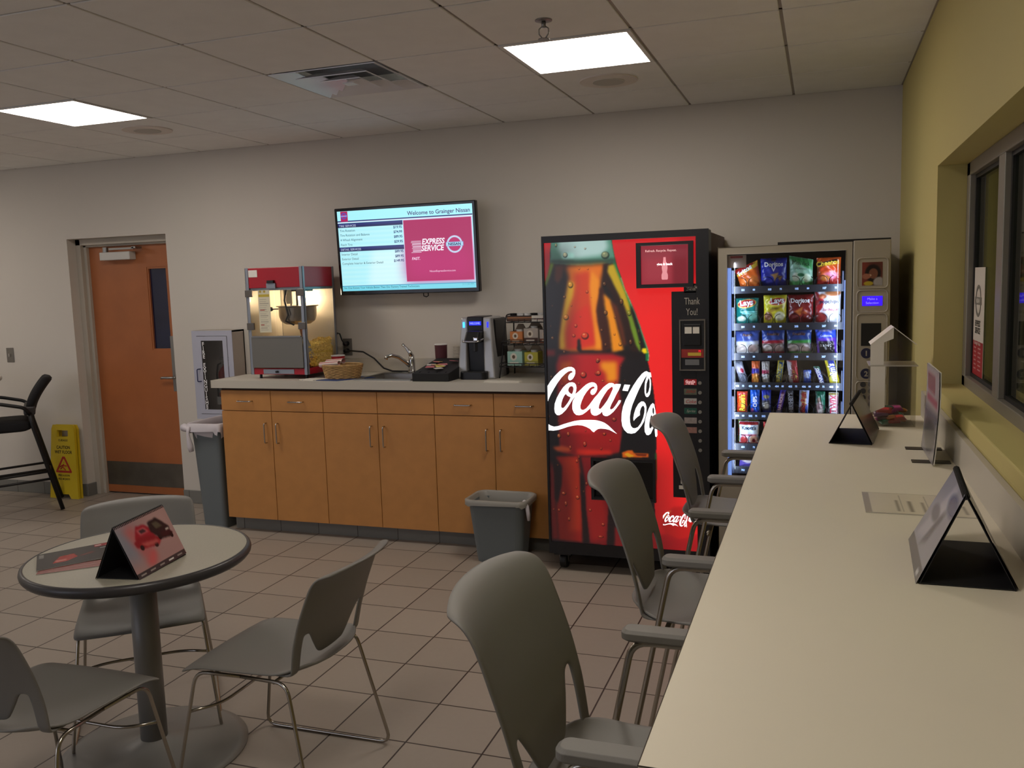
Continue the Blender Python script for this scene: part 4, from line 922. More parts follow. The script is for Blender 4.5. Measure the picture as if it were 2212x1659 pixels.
LAYERS = [(2,(24,20,22),1,[(45,1924),(385,1909),(390,1895),(395,1847),(406,1790),(418,1745),(440,1683),(461,1617),(483,1568),(513,1492),(539,1421),(560,1355),(581,1293),(588,1257),(585,1226),(580,1225),(591,1173),(601,1121),(611,1056),(617,990),(622,924),(627,858),(625,790),(624,809),(620,709),(621,595),(614,503),(608,434),(610,365),(599,225),(597,85),(-31,83),(-17,1040),(0,1665),(20,1701),(38,1772),(38,1835),(49,1893),(45,1924)]),(2,(22,110,58),1,[(390,1895),(395,1847),(406,1790),(418,1745),(440,1683),(461,1617),(483,1568),(513,1492),(539,1421),(560,1355),(581,1293),(588,1257),(585,1226),(567,1226),(570,1257),(563,1293),(542,1355),(521,1421),(495,1492),(465,1568),(443,1617),(422,1683),(400,1745),(388,1790),(377,1847),(372,1895)]),(1,(200,196,150),0.8,[(441,1683),(462,1617),(484,1568),(514,1492),(540,1421),(561,1355),(582,1293),(589,1257),(586,1226),(581,1226),(584,1257),(577,1293),(556,1355),(535,1421),(509,1492),(479,1568),(457,1617),(436,1683)]),(3,(84,140,118),1,[(47,1924),(385,1909),(395,1847),(405,1790),(405,1768),(346,1761),(209,1757),(69,1771),(38,1777),(40,1835)]),(14,(176,206,200),1,[(91,1900),(362,1892),(371,1848),(329,1806),(210,1797),(117,1801),(85,1851)]),(8,(176,236,220),1,[(103,1828),(173,1830),(177,1798),(112,1796)]),(8,(40,62,50),0.85,[(41,1795),(209,1788),(406,1790),(412,1763),(255,1756),(41,1772)]),(6,(120,150,30),1,[(38,1777),(60,1772),(34,1700),(9,1647),(2,1661),(20,1710)]),(8,(92,40,20),1,[(64,1762),(116,1761),(105,1698),(80,1658),(62,1681)]),(14,(226,112,24),1,[(125,1756),(355,1761),(326,1674),(316,1603),(305,1518),(308,1429),(337,1280),(80,1281),(85,1363),(105,1500),(136,1634),(142,1697)]),(16,(205,60,28),1,[(171,1714),(263,1729),(270,1586),(277,1497),(292,1316),(118,1290),(126,1431),(157,1544),(178,1633)]),(10,(250,190,40),1,[(142,1675),(174,1660),(163,1589),(128,1499),(106,1386),(109,1299),(83,1286),(82,1354),(102,1477),(126,1599)]),(10,(240,140,30),1,[(273,1728),(317,1674),(313,1594),(296,1541),(295,1451),(320,1361),(333,1294),(291,1294),(284,1407),(269,1541),(261,1631)]),(10,(214,40,30),0.7,[(180,1498),(250,1542),(271,1429),(283,1316),(208,1294),(128,1299),(125,1390)]),(6,(60,24,14),1,[(319,1634),(344,1620),(341,1495),(359,1450),(375,1338),(381,1271),(328,1271),(325,1339),(308,1429),(298,1505),(313,1576)]),(5,(30,18,18),1,[(185,1344),(200,1353),(208,1285),(337,1280),(379,1298),(382,1271),(198,1269),(182,1290)]),(8,(40,20,16),1,[(342,1761),(369,1760),(376,1672),(407,1618),(455,1538),(485,1449),(520,1337),(537,1271),(487,1271),(457,1382),(423,1503),(388,1583),(367,1628),(340,1655)]),(8,(236,140,24),1,[(339,1602),(379,1561),(400,1494),(417,1405),(438,1325),(447,1284),(383,1275),(375,1361),(363,1450),(346,1518)]),(8,(92,40,22),1,[(379,1561),(415,1530),(449,1405),(465,1315),(447,1307),(422,1405),(400,1485)]),(6,(196,160,30),1,[(369,1752),(401,1759),(435,1670),(461,1604),(482,1537),(495,1488),(512,1426),(481,1457),(455,1529),(416,1609),(386,1672),(364,1717)]),(5,(110,140,36),1,[(468,1511),(495,1484),(521,1404),(542,1315),(541,1271),(515,1315),(489,1404)]),(6,(20,16,18),1,[(491,1537),(513,1488),(538,1404),(564,1315),(572,1279),(546,1302),(521,1404),(491,1493)]),(3,(250,214,20),1,[(550,1297),(573,1297),(577,1270),(559,1266),(548,1279)]),(5,(40,20,18),1,[(47,1299),(104,1285),(142,1276),(103,1253),(46,1253)]),(6,(24,16,18),1,[(410,1275),(474,1284),(537,1271),(541,1244),(496,1235),(451,1257)]),(8,(150,26,24),0.8,[(1,1290),(52,1290),(51,1253),(3,1254)]),(10,(176,30,34),1,[(75,1258),(151,1267),(383,1266),(455,1244),(426,1199),(413,1098),(427,987),(429,784),(429,817),(414,725),(367,700),(175,684),(74,699),(68,789),(58,953),(63,1117),(56,1198)]),(12,(222,92,26),0.9,[(85,1225),(152,1225),(127,1144),(115,1090),(93,1112),(78,1158)]),(14,(236,140,28),1,[(313,1225),(410,1225),(408,1114),(349,1103),(344,1159),(312,1185)]),(14,(120,26,36),0.8,[(310,1039),(422,1013),(427,934),(429,784),(288,779),(291,904)]),(16,(200,34,34),0.7,[(83,913),(189,915),(186,776),(79,773)]),(8,(150,22,24),1,[(72,811),(416,821),(414,711),(255,691),(103,695),(71,746)]),(8,(240,90,40),1,[(22,728),(80,739),(137,724),(123,705),(55,703)]),(10,(214,40,24),1,[(166,721),(265,719),(368,718),(367,700),(227,690),(165,693)]),(8,(200,30,20),1,[(40,674),(179,684),(181,529),(187,387),(187,177),(47,182),(37,379),(70,523),(77,619)]),(14,(246,60,24),0.9,[(83,666),(165,669),(182,595),(182,387),(179,244),(107,239),(135,432),(100,563)]),(8,(160,26,24),1,[(10,654),(33,588),(30,474),(47,187),(8,184),(3,377)]),(6,(30,14,16),1,[(29,645),(72,609),(69,504),(47,403),(33,426),(31,522)]),(7,(140,20,24),1,[(189,679),(339,685),(383,538),(348,396),(334,169),(230,176),(211,388),(214,530)]),(12,(190,30,26),0.8,[(213,502),(261,532),(316,441),(333,348),(321,206),(245,191),(220,365)]),(4,(24,14,16),1,[(184,595),(198,558),(212,436),(213,365),(230,176),(202,183),(187,387)]),(5,(22,14,16),1,[(348,396),(379,328),(377,167),(334,169)]),(6,(150,24,26),1,[(381,281),(609,272),(607,151),(377,167)]),(4,(16,14,18),1,[(434,835),(615,840),(614,731),(586,676),(413,683)]),(3,(230,100,20),1,[(428,711),(465,726),(487,727),(496,711),(578,710),(578,689),(432,684)]),(2,(240,170,30),1,[(441,702),(460,712),(501,693),(468,685)]),(2,(110,34,14),1,[(501,707),(569,706),(564,695),(514,696)]),(3,(30,90,40),1,[(612,718),(623,714),(624,595),(614,503),(606,466),(605,549),(613,613)]),(6,(196,26,26),1,[(644,307),(665,371),(713,416),(781,420),(834,368),(840,299),(799,248),(732,235),(671,253)]),(4,(250,150,70),1,[(652,350),(679,386),(706,395),(679,372),(662,350)]),(3,(160,14,24),0.5,[(678,260),(745,235),(813,255),(866,287),(852,185),(595,170),(599,241)])]
DROPS = [(74,1874,7,11),(126,1818,14,15),(183,1860,6,5),(241,1849,6,6),(354,1809,23,21),(204,1740,6,7),(254,1736,5,5),(153,1652,15,18),(347,1651,12,14),(247,1611,8,9),(116,1585,9,8),(123,1472,16,16),(155,1537,5,6),(205,1475,5,4),(269,1577,4,3),(350,1493,12,14),(440,1551,11,18),(482,1488,11,15),(230,1367,22,20),(178,1424,9,10),(165,1369,10,10),(41,1355,10,11),(326,1397,9,9),(347,1316,7,11),(429,1320,10,12),(488,1329,10,18),(398,1374,6,7),(402,1468,6,8),(302,1230,12,12),(108,1276,8,10),(534,1390,5,15),(537,1328,6,10),(44,1537,5,5),(31,1423,4,6),(216,1148,19,19),(299,1156,17,13),(28,1134,7,9),(90,1093,6,11),(189,1098,7,8),(299,1223,10,9),(66,795,9,11),(121,807,6,12),(11,907,5,6),(66,880,5,6),(221,829,5,6),(40,1062,4,6),(328,1115,6,5),(431,1198,6,7),(452,1117,5,7),(388,898,13,12),(304,1159,13,14),(327,1115,8,6),(399,1115,5,7),(330,813,11,8),(65,795,11,14),(120,808,8,14),(216,753,11,16),(310,730,6,9),(364,778,7,8),(130,731,7,12),(330,814,8,8),(179,677,6,12),(167,653,7,11),(53,625,6,7),(161,499,6,8),(85,460,14,10),(167,441,12,12),(203,477,6,7),(239,371,9,8),(96,401,7,16),(113,311,7,12),(247,508,7,5),(298,218,17,7),(313,291,10,10),(22,363,6,7),(54,360,7,10),(221,524,7,11)]
# ================================================================== red drinks machine
t = thing('drink_machine', 'large red backlit cola vending machine with a bottle picture on its front', 'vending machine', (-1.903,-.885,0))
m_mb = M('black machine paint', (20,20,24), .4)
MB().box((-.005,.10,.10),(.905,.86,1.915)).obj('body', M('rusty brown panel', (92,66,60), .6, noise=.12, nscale=9), t, bevel=.004)
b = MB().box((-.009,.004,.105),(.911,.11,1.925)); b.obj('door', m_mb, t, bevel=.006)
MB().plate([(-.009,.105),(.911,.105),(.911,1.925),(-.009,1.925)], [[(.004,.172),(.004,1.888),(.845,1.888),(.845,.172)]], 1, -.01, .006).obj('door_frame', m_mb, t, bevel=.003)
pw, ph, z0 = .843, 1.717, .1715
art = Art(pw, ph, .0030, (214,28,34))
def mm(p): return [(x/1000, z/1000-z0) for x, z in p]
art.rect(.40,.10,.9,1.50,(236,34,34),.12); art.rect(.5,.3,.72,1.35,(250,36,36),.12,.8); art.rect(.75,1.5,.85,1.75,(170,20,30),.06,.7); art.rect(0,0,.85,.07,(170,20,26),.06)
for soft, c, al, p in LAYERS: art.poly(mm(p), c, soft*1.9/1000, al)
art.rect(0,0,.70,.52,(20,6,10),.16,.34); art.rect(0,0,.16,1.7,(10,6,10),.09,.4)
for x, z, rx, rz in DROPS:
    x, z, rx, rz = x/1000, z/1000-z0, max(rx,3)/1000, max(rz,3)/1000
    i, j = min(art.ny-1,max(0,int(z/ph*(art.ny-1)))), min(art.nx-1,max(0,int(x/pw*(art.nx-1))))
    base = art.c[i,j].copy(); k = rx > .006
    art.disc(x,z-rz*.08,rx,rz,base*.30,.25,.85); art.disc(x-rx*.12,z+rz*.15,rx*.78,rz*.74,base*.75+np.array([66,34,14]),.4,.9)
    if k: art.disc(x-rx*.3,z+rz*.4,rx*.28,rz*.24,base*.4+np.array([150,130,90]),.5,.8)
art.mesh('lit_picture', attr_mat('backlit picture', emit=.88, rough=.25), lambda x,y: (x,-.0005,z0+y), t, smooth=False)
m_lw = M('backlit white', (255,255,255), .3, emit=(250,252,255), es=1.15)
b = MB()
for o_, hs in SCRIPT: b.plate([(x/1000, z/1000) for x, z in o_], [[(x/1000, z/1000) for x, z in h] for h in hs], 1, -.0025, -.001)
b.obj('script_lettering', m_lw, t)
# small script lettering bottom right
def mini(sc, ox, oz, mat, y, nm='small_script_lettering'):
    b = MB()
    sc = sc/1000
    def q(p): return [(ox+(x-5)*sc, oz+(z-900)*sc) for x, z in p]
    for o_, hs in SCRIPT: b.plate(q(o_), [q(h) for h in hs], 1, y-.0012, y)
    b.plate([(ox+x*sc, oz+z*sc) for x, z in ((590,60),(640,260),(665,270),(625,60))], [], 1, y-.0012, y)
    o_, hs = SCRIPT[1]
    b.plate([(ox+x*sc, oz+z*sc) for x, z in ((690,60),(660,90),(680,170),(740,190),(720,110),(745,60),(715,50))], [], 1, y-.0012, y)
    b.obj(nm, mat, t)
mini(.21, .655, .325, m_lw, -.0022)
# framed card
MB().plate([(.527,1.622),(.832,1.622),(.832,1.865),(.527,1.865)], [[(.552,1.642),(.552,1.848),(.806,1.848),(.806,1.642)]], 1, -.02, -.001).obj('card_frame', m_mb, t, bevel=.006)
a = Art(.254,.206,.004,(196,58,74)); a.rect(.02,.02,.16,.18,(206,70,86),.03); a.rect(.17,0,.254,.206,(140,30,48),.02,.7); a.rect(0,.14,.254,.206,(176,70,84),.03,.6)
a.mesh('card', attr_mat('dim lit card', emit=.55, rough=.2), lambda x,y: (.552+x,-.006,1.642+y), t, smooth=False)
m_tw = M('pale lettering', (230,190,190), .5, emit=(240,190,190), es=.55)
text('Refresh. Recycle. Repeat.', .0165, (.575,-.0068,1.815), m_tw, t, bold=.01)
b = MB().prism([(x*.2+.679,z*.2+1.665) for x,z in ((-.07,0),(.07,0),(.085,.03),(.085,.13),(.06,.2),(.075,.3),(.075,.36),(.05,.42),(.035,.52),(.03,.6),(-.03,.6),(-.035,.52),(-.05,.42),(-.075,.36),(-.075,.3),(-.06,.2),(-.085,.13),(-.085,.03))],1,-.0075,-.0065)
b.obj('bottle_mark', M('card pink', (220,150,160), .5, emit=(220,140,150), es=.5), t)
text('give it back', .0185, (.679,-.0085,1.742), m_lw, t, align='CENTER', bold=.02)
# control strip
MB().box((.713,-.004,.472),(.846,-.001,1.6)).box((.779,-.004,1.59),(.846,-.001,1.64)).obj('control_panel', m_mb, t, bevel=.002)
m_tg = M('grey lettering', (170,165,155), .5)
text('Thank', .052, (.823,-.0115,1.53), m_tg, t, align='CENTER', sx=.62); text('You!', .052, (.823,-.0115,1.473), m_tg, t, align='CENTER', sx=.62)
mini(.075, .795, 1.61, m_tg, -.0115, 'small_script_lettering')
MB().plate([(.755,1.175),(.893,1.175),(.893,1.45),(.755,1.45)], [[(.762,1.182),(.762,1.443),(.886,1.443),(.886,1.182)]], 1, -.018, -.004).obj('coin_frame', m_chrome, t, bevel=.002)
MB().box((.762,-.012,1.182),(.886,-.003,1.443)).obj('coin_plate', m_mb, t)
MB().box((.778,-.02,1.31),(.87,-.012,1.425)).obj('bill_acceptor', m_blk, t, bevel=.004)
MB().box((.785,-.021,1.375),(.822,-.0195,1.41)).box((.828,-.021,1.375),(.862,-.0195,1.41)).obj('bill_stickers', m_pap, t)
MB().box((.765,-.0135,1.245),(.883,-.012,1.29)).obj('price_strip', M('red strip', (150,40,34), .5), t)
MB().box((.80,-.0145,1.255),(.87,-.0135,1.272)).obj('yellow_button', M('yellow label', (200,170,60), .5), t)
text('75', .014, (.855,-.0142,1.275), M('red digits', (255,20,40), emit=(255,20,50), es=1.6), t)
MB().box((.785,-.0145,1.205),(.86,-.012,1.235)).obj('coin_return', m_steel, t)
cols = [(170,34,40),(90,96,80),(176,174,170),(24,80,66),(150,140,136),(150,110,100)]
for k in range(8):
    zz = 1.112-k*.0525
    if k < 6:
        lb_ = MB().box((.777,-.007,zz-.016),(.847,-.004,zz+.016)).obj('flavour_label', M('label %d'%k, cols[k], .4, noise=.15 if k in (1,4,5) else 0, nscale=90), t)
    MB().cyl((.862,-.004,zz-.004),(.862,-.014,zz-.004),.0095,16).obj('push_button', M('grey button', (130,128,122), .4), t)
mini(.07, .785, 1.104, m_tw, -.0072, 'small_script_lettering')
m_tr = M('red print', (0,0,0))
text('Coke', .026, (.812,-.0075,.998), m_tr, t, align='CENTER', shear=.3); text('Sprite', .020, (.812,-.0075,.948), m_tg, t, align='CENTER', shear=.3)
text('ZERO', .02, (.812,-.0075,1.054), m_tr, t, align='CENTER', shear=.2)
MB().box((.755,-.007,.55),(.80,-.003,.62)).box((.745,-.007,.52),(.80,-.003,.54)).obj('notice_sticker', m_pap, t)
# delivery bay
b = MB().plate([(.255,.44),(.62,.44),(.62,.68),(.255,.68)], [[(.27,.455),(.27,.665),(.605,.665),(.605,.455)]], 1, -.03, -.001); b.obj('delivery_frame', m_mb, t, bevel=.008)
MB().box((.268,-.006,.452),(.607,-.002,.668)).obj('delivery_flap', M('smoked black flap', (8,8,9), .2), t)
# casters
for x, y in ((.06,.07),(.85,.07),(.06,.80),(.85,.80)):
    MB().box((x-.05,y-.045,.085),(x+.05,y+.045,.102)).obj('caster_plate', m_blk, t)
    w_ = MB().lathe([(.0,-.02),(.042,-.02),(.045,-.012),(.045,.012),(.042,.02),(0,.02)],seg=28)
    for i, p in enumerate(w_.v): w_.v[i] = (x+p[2], y+p[0], .045+p[1])
    c_ = w_.obj('caster_wheel', m_blk, t, smooth=False)
    MB().prism([(y-.02,.085),(y+.03,.085),(y+.012,.035),(y-.006,.035)],0,x-.028,x-.024).prism([(y-.02,.085),(y+.03,.085),(y+.012,.035),(y-.006,.035)],0,x+.024,x+.028).obj('caster_fork', m_steel, t)
# ================================================================== snack machine
SX0, SX1, SY, SZ = -.943, -.108, -.90, 1.822
t = thing('snack_machine', 'silver framed glass front snack vending machine against the right corner', 'vending machine', (SX0,SY,0))
W = SX1-SX0
m_sn = M('champagne machine paint', (160,152,138), .38, .15)
m_in = M('black interior', (16,16,20), .6)
gx0, gx1, gz0, gz1 = .047, .628, .60, 1.785
MB().box((0,.05,.03),(.02,.85,SZ-.004)).box((W-.02,.05,.03),(W,.85,SZ-.004)).box((0,.83,.03),(W,.85,SZ-.004)).box((0,.05,SZ-.02),(W,.85,SZ-.002)).box((0,.05,.03),(W,.85,.05)).box((.645,.05,.05),(.655,.83,SZ-.02)).obj('cabinet', M('dark machine side', (34,30,30), .5), t)
MB().box((.02,.62,.55),(.645,.64,SZ-.02)).box((.02,.05,.55),(.645,.64,.56)).box((.02,.05,.55),(.024,.62,SZ-.02)).box((.641,.05,.55),(.645,.62,SZ-.02)).obj('interior_liner', m_in, t)
MB().plate([(0,.05),(.655,.05),(.655,SZ),(0,SZ)], [[(gx0,gz0),(gx0,gz1),(gx1,gz1),(gx1,gz0)]], 1, -.005, .05).obj('door_frame', m_sn, t, bevel=.008, bseg=3)
MB().box((.662,-.012,.05),(W+.001,.05,SZ+.008)).obj('control_column', m_sn, t, bevel=.006, bseg=3)
MB().box((.30,.0,SZ),(W,.6,SZ+.016)).obj('top_edge', m_blk, t)
MB().box((gx0-.002,.012,gz0-.002),(gx1+.002,.018,gz1+.002)).obj('glass_front', glass('display glass', (.98,.98,.98), .02, .01), t)
for x in (.05,.78): 
    for y in (.09,.8): MB().cyl((x,y,0),(x,y,.05),.02,14).obj('foot', m_blk, t)
m_led = M('led strip', (200,215,255), .5, emit=(110,150,235), es=.85)
MB().box((gx0-.001,.03,gz0),(gx0+.018,.034,gz1-.03)).obj('light_strip', m_led, t)
MB().box((gx1-.006,.03,gz0),(gx1+.001,.034,gz1-.15)).obj('light_strip', m_led, t)
for x, s in ((gx0+.03,1),(gx1-.03,-1)):
    la = bpy.data.lights.new('machine_tube','AREA'); la.shape = 'RECTANGLE'; la.size = .02; la.size_y = 1.1; la.energy = 2.6; la.color = (.62,.76,1)
    lo = bpy.data.objects.new('machine_tube', la); COL.objects.link(lo); lo.parent = t
    d_ = Vector((s*.62,.78,0)).normalized()      # light leaves along -Z of the lamp
    zx = -d_; yx = Vector((0,0,1)); xx = yx.cross(zx)
    mm_ = Matrix((xx, yx, zx)).transposed().to_4x4(); mm_.translation = Vector((x, .022, 1.19)); lo.matrix_local = mm_
# trays
ROWS = [(1.597,8),(1.402,8),(1.243,8),(1.086,8),(.925,8),(.755,8),(.628,8)]
m_tray = M('dark grey tray', (34,37,46), .5)
m_label = M('glowing labels', (180,210,255), .5, emit=(150,190,255), es=.8)
m_spr = M('black spiral', (24,24,26), .3, .6)
lab = [['101','103','105','107'],['201','203','205','207'],['301','303','305','307'],['401','402','403','404','405','406','407','408'],['501','502','503','504','505','506','507','508'],['601','603','605','607'],['701','703','705','707']]
def coil(b, x, y, z, r, turns, pitch, a0, d):
    n = int(turns*22); b.tube([(x+r*math.cos(a0+d*2*PI*i/22), y+pitch*i/22, z+r*math.sin(a0+d*2*PI*i/22)) for i in range(n+1)], .0017, 5)
ix0, ix1 = .075, .615
for ri, (z, n) in enumerate(ROWS):
    tr = MB().box((ix0-.008,.075,z-.002),(ix1+.008,.60,z+.004)).box((ix0-.008,.062,z-.018),(ix1+.008,.078,z+.020)).obj('tray', m_tray, t)
    MB().box((gx0+.018,.058,z-.018),(gx0+.028,.09,z+.105)).box((gx1-.014,.058,z-.018),(gx1-.007,.09,z+.085)).obj('tray_bracket', M('tray bracket', (62,68,88), .5), t)
    L_ = lab[ri]; wd = (ix1-ix0)/len(L_)
    for k, s_ in enumerate(L_):
        x = ix0+wd*(k+.5)
        text(s_, .0145, (x-(.03 if len(L_) == 4 else .025),.0615,z-.004), m_label, tr, name='price_label', bold=.03, sx=.9)
        text('75' if (k+ri)%2 else '80', .013, (x+(.03 if len(L_) == 4 else .008),.0615,z-.003), m_label, tr, name='price_label', bold=.03, sx=.9)
    if ri < 6:
        for k in range(8):
            if ri in (5,) and k > 3: continue
            wd8 = (ix1-ix0)/8; x = ix0+wd8*(k+.5); r = .030
            b = MB(); coil(b, x, .080, z+.036, r, 4.2, .05, PI*.5+(k%3)*.3, 1 if k%2 else -1)
            b.obj('spiral', m_spr, t, smooth=True)
    for k in range(1, len(L_)):
        x = ix0+wd*k; MB().box((x-.001,.085,z+.004),(x+.001,.58,z+.045)).obj('divider', m_tray, tr)
# lower part of the machine
MB().box((.06,-.012,.18),(.60,-.003,.42)).obj('delivery_door', m_blk, t, bevel=.006)
MB().box((gx0,.02,1.715),(gx0+.095,.024,gz1-.004)).obj('notice_sticker', M('notice paper', (176,160,150), .7), t)
MB().box((gx0+.015,.0192,1.765),(gx0+.078,.0198,1.776)).obj('notice_heading', M('notice red', (150,60,60), .7), t)
# control column details (x from the machine's left side)
cx = .682
def ring(x0, x1, z0_, z1_, nm):
    b = MB(); hx, hz = (x1-x0)/2, (z1_-z0_)/2; c_ = ((x0+x1)/2,(z0_+z1_)/2); r = .02
    pts = []
    for q,(sx,sz) in enumerate(((1,1),(-1,1),(-1,-1),(1,-1))):
        for k in range(6):
            a_ = PI/2*(q+k/5); pts.append((c_[0]+sx*(hx-r)+r*math.cos(a_), -.013, c_[1]+sz*(hz-r)+r*math.sin(a_)))
    b.tube(pts,.004,6,closed=True).obj(nm, m_sn, t, smooth=True)
ring(cx,cx+.142,1.592,1.742,'picture_surround'); ring(cx,cx+.142,1.472,1.582,'display_surround'); ring(cx,cx+.142,1.135,1.465,'bill_surround'); ring(cx,cx+.142,.93,1.125,'keypad_surround')
a = Art(.094,.115,.002,(120,50,40)); a.rect(.03,0,.094,.115,(70,40,34),.03); a.disc(.05,.06,.036,.042,(26,18,18),.2); a.disc(.052,.058,.021,.026,(112,70,54),.2); a.disc(.036,.05,.007,.005,(190,180,150),.3); a.disc(.03,.01,.022,.011,(170,150,40),.3); a.disc(.078,.015,.026,.026,(150,145,145),.3); a.disc(.02,.045,.02,.014,(150,95,75),.3)
a.mesh('snack_photo', attr_mat('printed card', rough=.3), lambda x,y: (cx+.022+x,-.0135,1.606+y), t, smooth=False)
MB().box((cx+.024,-.0145,1.505),(cx+.118,-.012,1.553)).obj('display', M('violet blue display', (10,0,60), .3, emit=(52,20,250), es=1.5), t, bevel=.003)
m_dt = M('display letters', (150,140,255), emit=(130,120,255), es=1.2)
text('Make a', .0165, (cx+.071,-.015,1.534), m_dt, t, align='CENTER'); text('Selection', .0165, (cx+.071,-.015,1.514), m_dt, t, align='CENTER')
MB().box((cx+.021,-.014,1.305),(cx+.114,-.011,1.418)).obj('bill_slot', m_blk, t)
m_nb = M('navy button', (28,30,62), .4)
for s_, z in (('1',1.268),('2',1.165)):
    MB().cyl((cx+.047,-.012,z),(cx+.047,-.016,z),.026,28).obj('number_badge', m_nb, t)
    text(s_, .036, (cx+.047,-.0165,z-.013), m_sn, t, align='CENTER', bold=.03)
for r_ in range(4):
    for c_ in range(2):
        MB().cyl((cx+.034+c_*.037,-.012,1.11-r_*.033),(cx+.034+c_*.037,-.02,1.11-r_*.033),.0135,20).obj('keypad_button', M('keypad grey', (52,52,56), .4), t)

# ------------------------------------------------------------------ snacks in the machine
def sxp(px): return -.847+(px-1595)*.002309-SX0+ (0)
m_bag = attr_mat('glossy wrapper', rough=.28)
def snack(kind, lb, x0, x1, zb_, zt_, base, paint, group, seed=0, lean=0.0, bulge=.022, twist=0, texts=(), yb=.128, crimp=True):
    """a filled wrapper with crimped ends; x/z in metres inside the machine"""
    w_, h_ = x1-x0, zt_-zb_
    t_ = thing(kind, lb, 'snack', (SX0+(x0+x1)/2, SY+yb, zb_), 0, group)
    rnd = random.Random(seed+int(x0*1e4)); p1, p2, p3 = [rnd.uniform(0,6.28) for _ in range(3)]
    def dep(u, v):
        uu = 2*u/w_-1; vv = 2*v/h_-1
        e = max(0,1-abs(uu)**2.6)**.75*max(0,1-abs(vv)**3.2)**.7
        wr = .0018*math.sin(9*uu+5*vv+p1)+.0014*math.sin(17*vv+7*uu*uu+p2)+.001*math.sin(23*uu*vv+p3)
        return bulge*e+wr*(.4+.6*e)
    def fn(u, v, side=-1):
        uu = 2*u/w_-1; vv = v/h_
        nar = 1-.05*math.sin(PI*vv)
        x = uu*w_/2*nar+lean*(vv-.5)*h_
        z = v+twist*uu*(vv-.2)*h_
        if crimp and vv > .96: z += .0012*math.sin(u*1400)
        return (x, side*dep(u,v)-.0, z)
    a = Art(w_,h_,.0032,base); paint(a, w_, h_)
    a.mesh('wrapper', m_bag, fn, t_)
    b = MB(); n = 10; b.grid([[fn(w_*j/n,h_*i/n,1) for j in range(n+1)] for i in range(n+1)])
    o = b.obj('wrapper_back', M('wrapper %d %d %d'%base, base, .35), t_, smooth=True)
    for s_, size, tx_, tz_, col, kw in texts:
        def wp(co):
            p = fn(min(max(co.x,0),w_), min(max(co.z,0),h_)); return Vector((p[0]+(co.x-min(max(co.x,0),w_)), p[1]-.0022, p[2]))
        text(s_, size, (tx_*w_, 0, tz_*h_), M('wrapper ink %d %d %d'%col, col, .4), t_, warp=wp, align='CENTER', **kw)
    return t_
WH = (240,240,236)
def stripes(*ops):
    def f(a, w, h):
        for op in ops:
            k = op[0]
            if k == 'r': a.rect(op[1]*w,op[2]*h,op[3]*w,op[4]*h,op[5],op[6] if len(op) > 6 else 0,op[7] if len(op) > 7 else 1)
            elif k == 'd': a.disc(op[1]*w,op[2]*h,op[3]*w,op[4]*h,op[5],op[6] if len(op) > 6 else .15,1,op[7] if len(op) > 7 else 0)
            elif k == 'p': a.poly([(x*w,y*h) for x, y in op[1]],op[2],op[3] if len(op) > 3 else 0)
    return f
GB = 'chip bags on the upper shelves'; GC = 'pastry packs on the third shelf'; GD = 'candy packs on the fourth shelf'; GE = 'candy bars on the fifth shelf'
R1 = 1.603; R2 = 1.408; R3 = 1.249; R4 = 1.092; R5 = .931; R6 = .761; R7 = .634
OR=(206,92,30); DB=(26,40,150); MG=(150,200,170); HT=(196,84,28); TL=(14,110,104); YL=(206,196,40); RD=(120,24,26); 
snack('chip_bag','crooked orange corn chip bag, first on the top shelf of the snack machine',sxp(1592),sxp(1643),R1,R1+.125,OR,stripes(('p',[(0,.62),(1,.82),(1,1),(0,1)],(226,190,60)),('p',[(0,.72),(.9,.95),(.7,1),(0,.98)],(160,30,30)),('d',.3,.3,.2,.18,(224,120,50),.4),('d',.7,.35,.2,.18,(230,130,60),.4),('r',0,0,1,.05,(220,180,80))),GB,1,-.25,.024,.25,[('Fritos',.034,.42,.72,WH,dict(bold=.03,rot=.3))])
snack('chip_bag','blue tortilla chip bag on the top shelf of the snack machine',sxp(1643),sxp(1702),R1,R1+.157,DB,stripes(('p',[(.35,.45),(.7,.52),(.55,.2),(.48,.4)],(196,150,90),.002),('p',[(.62,.42),(.85,.4),(.75,.22)],(150,110,60),.003),('p',[(.4,.98),(.6,.98),(.55,.86),(.42,.9)],(20,20,40),.002)),GB,2,0,.024,0,[('Doritos',.031,.5,.73,WH,dict(bold=.03)),('V',.04,.5,.55,WH,dict(bold=.01))])
snack('chip_bag','pale green kettle chip bag, tilted, on the top shelf of the snack machine',sxp(1706),sxp(1758),R1,R1+.155,MG,stripes(('p',[(0,.9),(.2,.85),(1,.6),(1,1),(0,1)],(60,150,80),.006),('r',0,0,1,.22,(90,180,100),.01),('d',.28,.35,.16,.14,(210,220,190),.3),('d',.75,.32,.18,.15,(200,220,180),.3),('d',.5,.42,.15,.06,(40,110,70),.3)),GB,3,0,.022,-.1,[('MissVick',.031,.5,.75,(20,40,36),dict(sx=.85)),('JALAPENO',.013,.5,.60,(90,110,100),{})])
snack('chip_bag','orange red cheese puff bag, last on the top shelf of the snack machine',sxp(1765),sxp(1817),R1,R1+.15,HT,stripes(('r',0,0,1,.35,(150,30,24),.02),('d',.6,.4,.3,.15,(220,120,150),.7),('d',.35,.3,.2,.1,(220,130,50),.5),('r',.05,.52,.95,.66,(190,60,20),.01),('p',[(.05,.70),(.8,.86),(.85,.95),(.05,.82)],(30,24,20),.003)),GB,4,0,.022,0,[('Cheetos',.034,.46,.74,(240,206,60),dict(bold=.03,rot=.12))])
